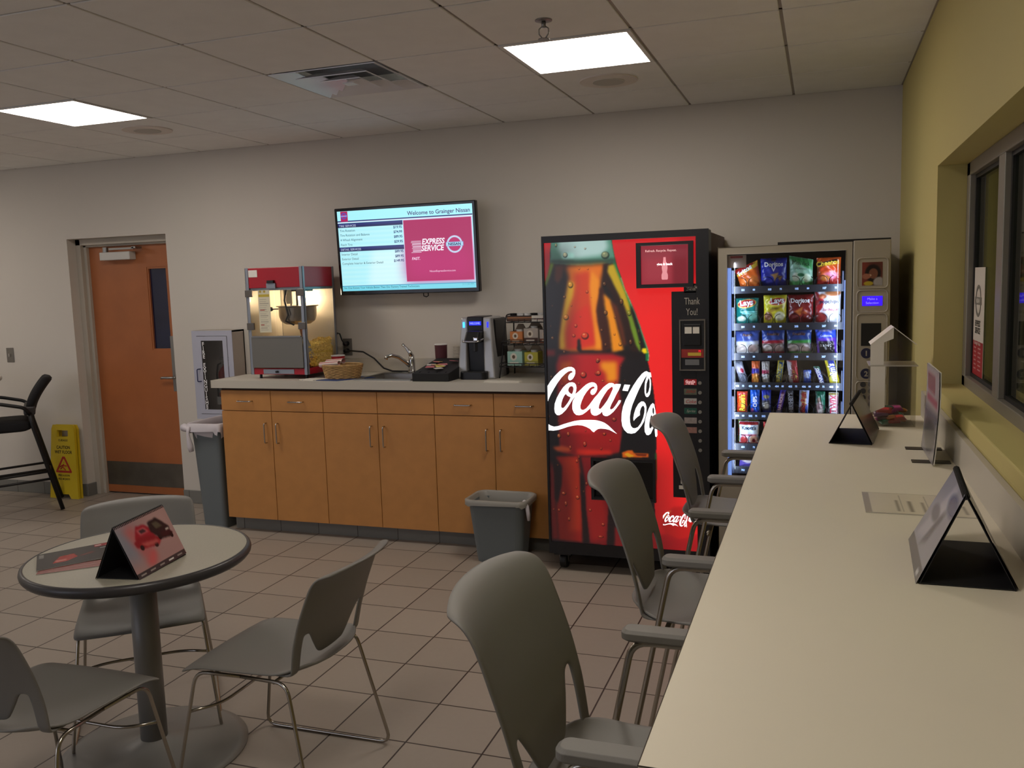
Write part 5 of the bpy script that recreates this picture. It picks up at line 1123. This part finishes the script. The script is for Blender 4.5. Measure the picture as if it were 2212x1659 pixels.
snack('chip_bag','teal potato chip bag on the second shelf of the snack machine',sxp(1588),sxp(1640),R2,R2+.145,TL,stripes(('d',.48,.8,.42,.16,(220,190,90),.1,.15),('d',.48,.81,.38,.13,(176,26,34),.1,.15),('r',.2,.48,.95,.52,(120,190,180)),('r',.3,.42,.95,.46,(120,190,180)),('d',.25,.25,.2,.1,(190,200,180),.3),('d',.75,.3,.2,.14,(110,180,160),.3),('r',0,.02,1,.06,(150,210,220),.004)),GB,5,0,.024,0,[('Lays',.042,.48,.745,WH,dict(bold=.03,rot=.1))])
snack('chip_bag','yellow potato chip bag on the second shelf of the snack machine',sxp(1650),sxp(1702),R2,R2+.158,YL,stripes(('d',.6,.78,.38,.13,(230,200,120),.1,.1),('d',.6,.79,.34,.11,(176,26,34),.1,.1),('d',.2,.3,.18,.15,(140,90,60),.3),('d',.7,.3,.22,.16,(226,226,190),.3),('p',[(.2,.5),(.8,.66),(.9,.6),(.3,.42)],(170,140,40),.004)),GB,6,0,.024,0,[('Lays',.042,.6,.735,WH,dict(bold=.03,rot=.08)),('Classic',.018,.45,.54,(90,80,20),{})])
snack('chip_bag','dark red tortilla chip bag on the second shelf of the snack machine',sxp(1703),sxp(1760),R2,R2+.158,RD,stripes(('p',[(.25,.45),(.6,.6),(.5,.3)],(190,110,50),.003),('p',[(.5,.4),(.8,.52),(.75,.34)],(170,80,40),.003),('r',0,0,1,.2,(90,20,22),.03)),GB,7,0,.022,0,[('Doritos',.031,.48,.74,WH,dict(bold=.03)),('V',.034,.46,.6,WH,dict(bold=.01))])
snack('chip_bag','white and red popped chip bag, last on the second shelf of the snack machine',sxp(1761),sxp(1818),R2,R2+.178,(222,222,230),stripes(('p',[(0,.2),(.3,.5),(.35,.7),(.05,1),(0,1)],(170,30,40),.004),('d',.7,.92,.3,.1,(206,130,80),.3),('d',.3,.82,.15,.07,(196,110,70),.3),('d',.2,.2,.26,.16,(140,40,40),.3)),GB,8,0,.024,0,[('popchips',.027,.55,.62,(30,34,80),dict(bold=.01)),('barbeque',.021,.6,.4,(190,40,60),dict(shear=.3))])
def pastry(lb, a0, a1, h, base, low, mid_, seed, word, kind='pastry_pack'):
    snack(kind,lb,sxp(a0),sxp(a1),R3,R3+h,base,stripes(('r',0,0,1,.48,mid_,.004),('d',.25,.28,.2,.16,(196,180,170),.4),('d',.72,.26,.2,.16,(176,150,140),.4),('r',0,.46,1,.58,low,.003),('r',.0,.0,1,.12,low,.003)),GC,seed,0,.02,.03,[(word,.02,.5,.78,(90,50,44),dict(bold=.04)),(word,.0195,.5,.782,(200,170,150),{})])
pastry('clear and blue pastry pack, first on the third shelf of the snack machine',1587,1642,.13,(60,80,150),(206,210,220),(200,196,186),1,'Pastry')
pastry('blue and red pastry pack on the third shelf of the snack machine',1646,1698,.135,(40,70,150),(176,30,50),(140,120,110),2,'Freshley')
pastry('blue and green donut pack on the third shelf of the snack machine',1701,1756,.135,(36,66,140),(60,150,60),(120,110,110),3,'Freshley')
snack('pastry_pack','blue and purple cupcake pack, last on the third shelf of the snack machine',sxp(1765),sxp(1810),R3,R3+.145,(50,80,200),stripes(('r',0,0,1,.62,(96,50,170),.004),('r',.12,.05,.85,.5,(26,22,30),.004)),GC,9,-.1,.016,.02,[('Cupcakes',.015,.5,.66,WH,{}),('Freshleys',.018,.5,.84,(190,170,150),{}),('2 2 0 0 2',.016,.45,.3,WH,dict(rot=PI/2*0))])
def c4(px): return 1540+px/5.267
def bar(lb, c0, c1, y0_, y1_, row, base, paint, seed, word=None, wc=WH, sz=.017, lean=0, kind='candy_bar', group=GD, rot=PI/2, fat=.012):
    zt_ = row+(y1_-y0_)/5.267*.00245
    tx = [(word, sz, .62, .5, wc, dict(rot=rot, bold=.03, sx=1.0))] if word else []
    if word:
        tx = [(word, sz, .5, .5, wc, dict(bold=.03, rot=rot))]
    x0_, x1_ = sxp(c4(c0)), sxp(c4(c1)); w_ = x1_-x0_; h_ = zt_-row
    t_ = snack(kind, lb, x0_, x1_, row, zt_, base, paint, group, seed, lean, fat, 0, [])
    if word:
        # lettering running up the bar
        def wp(co):
            return co
        o = text(word, sz, (0,0,0), M('wrapper ink %d %d %d'%wc, wc, .4), t_, align='CENTER', bold=.03, rot=rot)
        zs = [v.co.z for v in o.data.vertices]; xs_ = [v.co.x for v in o.data.vertices]
        mz, mx = (max(zs)+min(zs))/2, (max(xs_)+min(xs_))/2; k = min(1, h_*.82/(max(zs)-min(zs))); kx = min(1.3, w_*.7/(max(xs_)-min(xs_)))
        for v in o.data.vertices:
            zz = h_/2+(v.co.z-mz)*k; v.co = Vector(((v.co.x-mx)*kx+lean*(zz-h_/2), -fat-.0022, zz))
    return t_
bar('silver candy pack, first on the fourth shelf of the snack machine',262,368,85,345,R4,(130,134,146),stripes(('r',0,.5,1,.8,(200,190,200),.01),('d',.7,.6,.2,.1,(170,40,60),.3),('r',0,0,1,.4,(96,100,112),.02)),1,None,lean=-.3)
bar('orange and violet cracker pack on the fourth shelf of the snack machine',440,540,80,345,R4,(214,100,50),stripes(('r',0,.45,1,.68,(60,50,150),.003),('d',.5,.25,.42,.22,(226,150,60),.3),('r',0,0,1,.06,(220,220,220))),2,None)
bar('white and pink candy roll pack on the fourth shelf of the snack machine',560,652,80,340,R4,(196,190,180),stripes(('r',0,.45,1,.62,(180,60,90),.003),('d',.5,.22,.42,.2,(230,230,226),.3)),3,None)
bar('yellow and blue candy bar on the fourth shelf of the snack machine',735,810,70,345,R4,(206,186,60),stripes(('p',[(.2,.2),(.8,.1),(.9,.9),(.3,.95)],(40,90,170),.002),('r',0,0,1,.1,(220,200,60))),4,'Butterfinger',(236,220,90),.020,lean=.1)
bar('red fruit candy pack on the fourth shelf of the snack machine',865,985,60,340,R4,(190,24,44),stripes(('p',[(0,.1),(.4,0),(.5,.9),(0,1)],(226,220,230),.004),('d',.6,.5,.15,.1,(220,180,60),.4),('d',.7,.3,.15,.08,(220,200,90),.4)),5,'Skittles',(150,20,40),.026,lean=-.12)
bar('short blue and white gum pack on the fourth shelf of the snack machine',1045,1135,178,340,R4,(40,90,210),stripes(('p',[(.1,.5),(.8,.4),(.9,.95),(.2,.9)],(190,200,226),.002)),6,None)
bar('green and blue nut bar, leaning, on the fourth shelf of the snack machine',1195,1262,130,335,R4,(50,110,90),stripes(('p',[(0,.1),(1,0),(1,.75),(0,.9)],(50,50,190),.002)),7,'SNICKERS',WH,.022,lean=-.35)
bar('yellow candy coated nut pack, last on the fourth shelf of the snack machine',1315,1435,60,340,R4,(214,196,40),stripes(('p',[(.3,.5),(.9,.45),(.9,.98),(.3,.98)],(60,70,170),.003),('d',.5,.25,.3,.15,(226,220,150),.4)),8,"m&m's",WH,.034,lean=-.22)
bar('orange peanut butter cup pack, first on the fifth shelf of the snack machine',265,392,430,685,R5,(214,66,24),stripes(('d',.5,.5,.34,.28,(236,110,20),.3),('r',0,.86,1,1,(230,80,60))),1,"Reese's",(244,210,40),.030,group=GE)
bar('bright blue cookie pack on the fifth shelf of the snack machine',425,540,405,685,R5,(30,100,220),stripes(('r',0,0,1,.12,(60,50,190),.004),('d',.2,.15,.15,.08,(200,90,140),.4)),2,'CHIPS',WH,.022,group=GE)
bar('dark blue cookie pack with brown cookies on the fifth shelf of the snack machine',560,672,405,680,R5,(40,60,190),stripes(('r',0,.15,1,.6,(80,80,84),.01),('d',.5,.35,.3,.14,(200,190,170),.4),('d',.5,.72,.35,.08,(150,140,90),.3)),3,None,group=GE)
bar('slim purple candy bar, leaning, on the fifth shelf of the snack machine',752,822,400,685,R5,(60,40,170),stripes(('p',[(.2,.1),(.8,.1),(.8,.9),(.2,.9)],(110,30,90),.002),('r',0,0,1,.15,(200,200,230),.005)),4,'BAR NONE',(226,190,200),.018,lean=.2,group=GE)
bar('dark brown chocolate bar on the fifth shelf of the snack machine',862,940,405,680,R5,(40,32,36),stripes(('r',0,.9,1,1,(90,90,96))),5,"HERSHEY'S",(170,170,176),.022,lean=-.05,group=GE)
bar('white, red and blue peanut bar on the fifth shelf of the snack machine',995,1110,405,690,R5,(176,186,226),stripes(('p',[(.3,.05),(.8,.0),(.7,.9),(.2,.95)],(196,150,80),.003),('d',.8,.2,.12,.2,(60,90,200),.3)),6,'Baby Ruth',(170,30,50),.026,lean=.05,group=GE)
bar('dark green and white trail mix pack on the fifth shelf of the snack machine',1185,1298,425,690,R5,(24,90,66),stripes(('d',.4,.3,.4,.3,(150,120,120),.5),('d',.6,.15,.3,.12,(200,190,180),.4),('d',.35,.65,.2,.1,(120,90,70),.4)),7,None,group=GE)
bar('gold, red and white caramel bar, last on the fifth shelf of the snack machine',1335,1445,430,685,R5,(226,220,220),stripes(('r',0,.88,1,1,(160,140,70)),('r',0,0,1,.08,(60,60,50)),('r',.75,.1,1,.85,(120,40,60),.003)),8,'TWIX',(176,20,60),.05,group=GE)
GF = 'cookie bags on the lower shelves'
snack('cookie_bag','white and red jam cookie bag, first on the sixth shelf of the snack machine',sxp(1595),sxp(1641),R6,R6+.125,(214,224,230),stripes(('r',0,.86,1,1,(160,30,36)),('r',0,0,1,.08,(170,30,40)),('r',.1,.36,.9,.46,(170,60,80),.002),('d',.25,.2,.2,.16,(190,60,60),.3),('d',.75,.22,.22,.18,(200,150,120),.3),('d',.75,.18,.08,.08,(120,20,30),.3)),GF,1,0,.022,0,[("Knott's",.027,.5,.66,(24,60,90),dict(bold=.03))])
snack('cookie_bag','bright red snack bag, second on the sixth shelf of the snack machine',sxp(1650),sxp(1700),R6,R6+.125,(190,36,30),stripes(('r',0,.5,1,.7,(226,190,60),.004)),GF,2,0,.022,0,[])
snack('cookie_bag','violet and white snack bag on the lowest shelf of the snack machine',sxp(1595),sxp(1655),R7,R7+.10,(96,80,170),stripes(('d',.4,.5,.35,.25,(200,190,186),.3),('d',.7,.3,.2,.15,(60,50,60),.3)),GF,3,0,.022,0,[])
snack('cookie_bag','green and red snack bag behind the white jam cookie bag',sxp(1591),sxp(1638),R6,R6+.135,(110,120,50),stripes(('r',0,.3,1,.6,(180,60,50),.004)),GF,4,0,.014,0,[],yb=.17)
# ================================================================== things on the window counter
def tent(name, lb, base4, apex, ridge_w, art_left, over, loc_group=None, coil_m=None):
    """desk calendar folded to a tent. base4: near-left, near-right, far-right, far-left on the counter; apex: near, far ridge points"""
    cx_ = sum(p[0] for p in base4)/4; cy_ = sum(p[1] for p in base4)/4; z = base4[0][2]
    t = thing(name, lb, 'desk calendar', (cx_,cy_,z))
    L_ = [Vector(p)-Vector((cx_,cy_,z)) for p in base4]; A_ = [Vector(p)-Vector((cx_,cy_,z)) for p in apex]
    nl, nr, fr, fl = L_; an, af = A_
    def slab(b, q, th):
        n = (q[1]-q[0]).cross(q[3]-q[0]).normalized()*th
        v = [tuple(p) for p in q]+[tuple(p+n) for p in q]
        return b.add(v, [(3,2,1,0),(4,5,6,7),(0,1,5,4),(1,2,6,5),(2,3,7,6),(3,0,4,7)])
    m_card = M('black card', (14,14,17), .6)
    b = MB(); up_ = Vector((0,0,.0012)); slab(b, [nl+up_, nr+up_, fr+up_, fl+up_], .0015).obj('base_card', m_card, t)
    slab(MB(), [nl,fl,af,an], .0018).obj('side_card', m_card, t); slab(MB(), [nr,an,af,fr], .0018).obj('side_card', m_card, t)
    # spiral binding along the ridge
    n = 34; d = (af-an); b = MB()
    for k in range(n):
        c = an+d*((k+.5)/n)+Vector((0,0,-.002)); b.tube([c+Vector((math.cos(q/8*2*PI)*.0065,0,math.sin(q/8*2*PI)*.0065)) for q in range(8)], .0012, 5, closed=True)
    b.obj('spiral_binding', m_wire, t)
    # printed page hanging on each side
    for side, (q0, q1) in (('L',(nl,fl)),('R',(nr,fr))):
        fn_art = art_left[0] if side == 'L' else art_left[1]
        if fn_art is None: continue
        e = (q0-an); hgt = e.length*over; ln = d.length
        nrm = (e.cross(d)).normalized()*(-.003 if side == 'L' else .003)
        a = fn_art(ln, hgt)
        un = d.normalized(); dn0 = e.normalized(); dn1 = (q1-af).normalized()
        def f(x, y, side=side):
            k = 1-y/hgt; tt = x/ln if side == 'R' else 1-x/ln
            p = an+d*tt+(dn0*(1-tt)+dn1*tt)*(k*hgt)+nrm*(1+.8*k)
            return tuple(p)
        a.mesh('page', attr_mat('glossy page', rough=.25), f, t)
    return t
def art_grey(w, h):
    a = Art(w,h,.004,(150,150,158)); a.poly([(.1*w,.2*h),(.5*w,.3*h),(.7*w,.95*h),(.5*w,.95*h)],(176,176,184),.02); a.poly([(.4*w,.2*h),(.6*w,.3*h),(.75*w,.7*h),(.6*w,.65*h)],(104,104,112),.01)
    a.disc(.8*w,.8*h,.25*w,.1*h,(90,96,120),.5); a.disc(.35*w,.55*h,.2*w,.08*h,(110,110,116),.5); a.rect(0,0,w,.16*h,(90,88,90)); a.rect(.8*w,.04*h,.9*w,.1*h,(200,200,200),.003); return a
def art_grey2(w, h):
    a = Art(w,h,.005,(156,150,144)); a.disc(.3*w,.4*h,.25*w,.2*h,(120,114,110),.6); a.rect(0,0,w,.1*h,(120,116,110)); return a
def art_dark(w, h):
    a = Art(w,h,.005,(92,86,80)); a.rect(0,.5*h,w,h,(120,116,106),.04); a.rect(0,0,.4*w,.4*h,(70,56,54),.04); return a
z = TZ+.0005
tent('desk_calendar','large tent shaped desk calendar with grey picture page, nearest on the window counter',
     [(-.240,-3.79,z),(-.068,-3.79,z),(-.056,-3.47,z),(-.226,-3.47,z)],[(-.153,-3.745,z+.173),(-.133,-3.45,z+.169)],0,(art_grey,art_grey2),1.04)
tent('desk_calendar','smaller tent shaped desk calendar with dark back, beside the clear candy box',
     [(-.399,-2.265,z),(-.253,-2.275,z),(-.212,-1.93,z),(-.360,-1.93,z)],[(-.3236,-2.27,z+.15),(-.281,-1.90,z+.15)],0,(None,art_dark),1.0)
def art_red(w, h):
    a = Art(w,h,.0025,(176,140,138)); a.rect(0,.3*h,.3*w,h,(140,140,152),.05); a.rect(.6*w,.4*h,w,h,(186,150,146),.05); a.poly([(.1*w,.9*h),(.3*w,.95*h),(.5*w,.2*h),(.3*w,.1*h)],(190,110,110),.03)
    a.poly([(.25*w,.66*h),(.35*w,.86*h),(.5*w,.84*h),(.6*w,.7*h),(.62*w,.56*h),(.5*w,.48*h),(.3*w,.52*h)],(166,30,44),.006); a.poly([(.33*w,.8*h),(.48*w,.8*h),(.54*w,.68*h),(.36*w,.68*h)],(196,90,96),.005); a.poly([(.2*w,.6*h),(.3*w,.66*h),(.56*w,.6*h),(.7*w,.48*h),(.6*w,.38*h),(.34*w,.44*h),(.22*w,.5*h)],(150,26,36),.005); a.disc(.3*w,.47*h,.035*w,.05*h,(40,20,22),.3); a.disc(.56*w,.41*h,.035*w,.05*h,(40,20,22),.3); a.poly([(.37*w,.77*h),(.46*w,.77*h),(.5*w,.70*h),(.39*w,.7*h)],(70,40,46),.002); a.poly([(.3*w,.55*h),(.6*w,.5*h),(.66*w,.42*h),(.4*w,.44*h)],(200,90,86),.008)
    a.poly([(.58*w,.84*h),(.76*w,.86*h),(.92*w,.62*h),(.9*w,.42*h),(.7*w,.46*h),(.56*w,.66*h)],(34,22,24),.006); a.poly([(.64*w,.8*h),(.74*w,.8*h),(.82*w,.66*h),(.68*w,.66*h)],(84,80,62),.004); a.poly([(.7*w,.6*h),(.9*w,.55*h),(.95*w,.46*h),(.74*w,.48*h)],(60,20,26),.003); a.disc(.68*w,.5*h,.03*w,.05*h,(14,10,12),.3); a.disc(.9*w,.44*h,.03*w,.05*h,(14,10,12),.3); a.rect(.84*w,.56*h,.9*w,.6*h,(200,190,180),.002)
    a.poly([(.25*w,.15*h),(.45*w,.4*h),(.5*w,.3*h),(.4*w,.1*h)],(210,100,100),.02); a.rect(0,0,w,.095*h,(60,58,60),.0); 
    for k in range(5): a.rect((.06+.19*k)*w,.03*h,(.16+.19*k)*w,.06*h,(150,146,140) if k != 3 else (230,230,226))
    return a
zt_ = .7505
tent('desk_calendar','tent shaped desk calendar with red and black cars standing on the round table',
     [(-2.665,-3.475,zt_),(-2.518,-3.452,zt_),(-2.548,-3.185,zt_),(-2.70,-3.20,zt_)],[(-2.603,-3.455,zt_+.165),(-2.632,-3.19,zt_+.174)],0,(art_dark,art_red),1.02)
# leaflets on the round table
def slab_art(name, lb, pts, z, art, cat, group=None, th=.0012):
    """pts: origin, +x corner, +y corner"""
    o_, px_, py_ = [Vector((p[0],p[1],z)) for p in pts]; t = thing(name, lb, cat, o_, 0, group)
    ex, ey = px_-o_, py_-o_; w_, h_ = ex.length, ey.length; a = art(w_, h_)
    a.mesh('printed_face', attr_mat('glossy page'), lambda x,y: tuple(ex*(x/w_)+ey*(y/h_)+Vector((0,0,th+.0004))), t, smooth=False)
    v = [Vector((0,0,0)), ex, ex+ey, ey]; MB().add([tuple(p) for p in v]+[tuple(p+Vector((0,0,th))) for p in v],[(3,2,1,0),(4,5,6,7),(0,1,5,4),(1,2,6,5),(2,3,7,6),(3,0,4,7)]).obj('sheet', m_pap, t)
    return t
def art_leaf(w, h):
    a = Art(w,h,.003,(44,42,44)); a.poly([(.2*w,.25*h),(.3*w,.62*h),(.5*w,.66*h),(.55*w,.42*h),(.4*w,.25*h)],(176,34,30),.004); a.rect(.25*w,.3*h,.4*w,.4*h,(210,120,110),.004); a.poly([(.55*w,.45*h),(.75*w,.6*h),(.78*w,.5*h),(.6*w,.4*h)],(120,30,30),.004)
    a.rect(.78*w,.82*h,w,h,(150,26,40)); a.rect(.8*w,.88*h,.88*w,.93*h,(220,190,190)); a.rect(.86*w,.7*h,.95*w,.73*h,(180,180,180)); a.rect(.02*w,.7*h,.1*w,.95*h,(90,90,90)); 
    for k in range(5): a.rect(.03*w,(.72+.045*k)*h,.09*w,(.735+.045*k)*h,(190,190,186))
    return a
def art_redsheet(w, h):
    a = Art(w,h,.004,(150,60,56))
    for k in range(8): a.rect(0,k*h/8,w,k*h/8+h/20,(180,150,146),.002)
    return a
slab_art('leaflet','red striped leaflets sticking out under the black brochure on the round table',[(-2.90,-3.50),(-2.745,-3.36),(-2.945,-3.44)],.7505,art_redsheet,'leaflet')
slab_art('brochure','black brochure with a red car lying on the round table',[(-2.925,-3.475),(-2.79,-3.275),(-3.075,-3.335)],.7535,art_leaf,'brochure')
# menu sheet
def art_sheet(w, h):
    a = Art(w,h,.003,(228,219,199)); a.rect(0,0,.06*w,h,(178,170,154)); a.rect(0,0,w,.015*h,(190,181,163)); a.rect(0,.985*h,w,h,(176,168,150))
    for k in range(6): a.rect((.3+.12*k)*w,.12*h,(.325+.12*k)*w,(.65-.03*k)*h,(150,142,130),.002); a.rect((.35+.12*k)*w,.1*h,(.354+.12*k)*w,.9*h,(186,178,162))
    return a
slab_art('menu_sheet','printed sheet in a clear sleeve lying between the calendars on the window counter',[(-.315,-3.245),(-.05,-3.25),(-.316,-3.02)],TZ+.0005,art_sheet,'sheet')
# poster stand
t = thing('poster_stand', 'thin printed poster card on two flat black feet by the window counter backsplash', 'poster stand', (-.085,-2.45,TZ))
def art_post(w, h):
    a = Art(w,h,.004,(146,142,146)); a.rect(0,.55*h,w,h,(180,164,170),.02); a.rect(.1*w,.72*h,.7*w,.92*h,(150,80,96),.012); a.rect(.1*w,.6*h,.9*w,.68*h,(170,90,110),.01); a.disc(.5*w,.25*h,.4*w,.2*h,(92,90,96),.5); a.rect(0,.42*h,w,.5*h,(112,112,126),.02); return a
a = art_post(.34,.30)
a.mesh('card', attr_mat('glossy page'), lambda x,y: (-.006+.012*math.sin(y*7)+(-.016 if 0 else 0)+.03*(x/.34)*0-.03*((y/.30)**2)*0, .17-x*1.0-.0-.03*(y/.3), y+.004), t)
MB().grid([[(-.001+.012*math.sin(y*7), .17-x-.03*(y/.3), y+.004) for x in (0,.17,.34)] for y in [k*.3/8 for k in range(9)]]).obj('card_back', m_pap, t, solid=.003)
for y, nm in ((-.10,0),(.13,0)): MB().box((-.06,y-.02,0),(.055,y+.02,.004)).obj('foot', M('dark flat feet', (70,64,56), .5), t)
# acrylic candy house
t = thing('candy_box', 'clear acrylic house shaped donation box with frosted strips and candy inside', 'candy box', (-.155,-1.76,TZ))
gc = glass('clear acrylic', (0,0,0)); m_fr = M('frosted acrylic edge', (246,240,230), .4)
hw, dd, hb, hr = .085, .09, .245, .40
m_smk = glass('hazy acrylic', (.94,.93,.90), .03, .1, .3)
MB().plate([(-hw,0),(hw,0),(hw,hb),(-hw,hb)],[],1,-dd,-dd+.003).obj('front_pane', m_smk, t)
MB().plate([(-hw,0),(hw,0),(hw,hb),(-hw,hb)],[],1,dd-.003,dd).obj('rear_pane', m_smk, t)
MB().box((-hw,-dd,0),(-hw+.003,dd,hb)).obj('side_pane', m_smk, t); MB().box((hw-.003,-dd,0),(hw,dd,hb)).obj('side_pane', m_smk, t)
MB().box((-hw-.006,-dd-.006,hb),(hw+.006,dd+.006,hb+.004)).obj('shelf_plate', M('frosted shelf', (190,184,170), .3), t)
MB().plate([(-hw+.006,hb+.004),(hw-.006,hb+.004),(hw-.006,hb+.09),(0,hr-.01),(-hw+.006,hb+.09)],[],1,-dd+.02,-dd+.023).obj('gable_pane', m_smk, t)
MB().plate([(-hw+.006,hb+.004),(hw-.006,hb+.004),(hw-.006,hb+.09),(0,hr-.01),(-hw+.006,hb+.09)],[],1,dd-.023,dd-.02).obj('gable_pane', m_smk, t)
MB().add([(-hw,-dd+.01,hb+.085),(0,-dd+.01,hr),(0,dd-.01,hr),(-hw,dd-.01,hb+.085)],[(0,1,2,3)]).obj('roof_pane', m_fr, t, solid=.003)
MB().add([(hw,-dd+.01,hb+.085),(0,-dd+.01,hr),(0,dd-.01,hr),(hw,dd-.01,hb+.085)],[(0,1,2,3)]).obj('roof_pane', m_fr, t, solid=.003)
MB().prism([(-hw,hb+.004),(-hw+.05,hb+.004),(-hw+.05,hb+.095),(0,hr-.045),(0,hr),(-hw,hb+.085)][:6],1,-dd+.012,-dd+.016).obj('frosted_strip', m_fr, t)
MB().prism([(-hw,.055),(-hw+.055,.08),(-hw+.055,hb),(-hw,hb)],1,-dd-.004,-dd-.001).obj('frosted_strip', m_fr, t)
MB().box((-hw+.003,-dd+.003,0),(hw-.003,dd-.003,.003)).obj('base_plate', m_smk, t)
random.seed(21)
cl = [((150,40,120),'magenta'),((186,110,40),'orange'),((24,90,70),'green'),((150,30,40),'red'),((60,30,34),'dark brown'),((110,60,120),'violet')]
k = 0
for ly in range(4):
    for q in range(6 if ly < 3 else 4):
        c, nm = cl[(k*5+ly)%6]; x = random.uniform(-.045,.045); y = random.uniform(-.06,.06)+(-.02 if ly > 2 else 0); r = random.uniform(-.7,.7)
        a = Art(.058,.032,.003,c); a.rect(.012,.010,.046,.022,tuple(min(255,int(v*1.5+30)) for v in c),.001)
        t2 = thing('candy_bar', '%s wrapped candy in the clear house shaped box on the window counter' % nm, 'candy', (-.155+x,-1.76+y,TZ+.008+ly*.017), r, 'candy in the acrylic box'); t2.rotation_euler.x = random.uniform(-.5,.7)
        a.mesh('wrapper', m_bag, lambda u,v: (u-.029, (v-.016), .010*max(0,1-abs(2*u/.058-1)**4)*max(0,1-(2*v/.032-1)**2)**.5+.006+ .0005*math.sin(u*900)), t2)
        MB().box((-.025,-.010,0),(.025,.010,.006)).obj('filling', M('wrapper %s'%nm, c, .4), t2, bevel=.002)
        k += 1
# window decal
t = thing('window_decal', 'white and red service leaflet stuck on the window glass', 'sign', (FX0+.024,-1.815,1.262))
dw, dh = .25, .415
a = Art(dw,dh,.004,(206,198,188)); a.rect(0,0,dw,.19*1.0*dh+.06,(158,26,40))
for k in range(6):
    a.rect(.05,.03+.016*k,.10,.035+.016*k,(200,150,150)); a.rect(.14,.03+.016*k,.2,.035+.016*k,(200,150,150))
a.mesh('sheet', attr_mat('printed paper'), lambda x,y: (0,-x,y), t, smooth=False)
MB().box((.0005,-dw,0),(.0015,0,dh)).obj('backing', m_pap, t)
m_bd = M('badge grey', (120,116,110), .4)
b = MB(); n = 32
b.plate([(-.125+.06*math.cos(q/n*2*PI),.29+.06*math.sin(q/n*2*PI)) for q in range(n)],[[(-.125+.048*math.cos(q/n*2*PI),.29+.048*math.sin(q/n*2*PI)) for q in range(n)]],0,-.0015,-.0005).box((-.002,-.195,.276),(-.0005,-.055,.304)).obj('badge', m_bd, t)
text('NISSAN', .022, (-.0025,-.125,.283), m_pap, t, face='-x', align='CENTER', bold=.03)
text('EXPRESS\nSERVICE', .03, (-.0015,-.125,.195), m_dark, t, face='-x', align='CENTER', bold=.03, shear=.2)
text('at Grainger Nissan', .02, (-.0015,-.125,.125), m_pap, t, face='-x', align='CENTER')
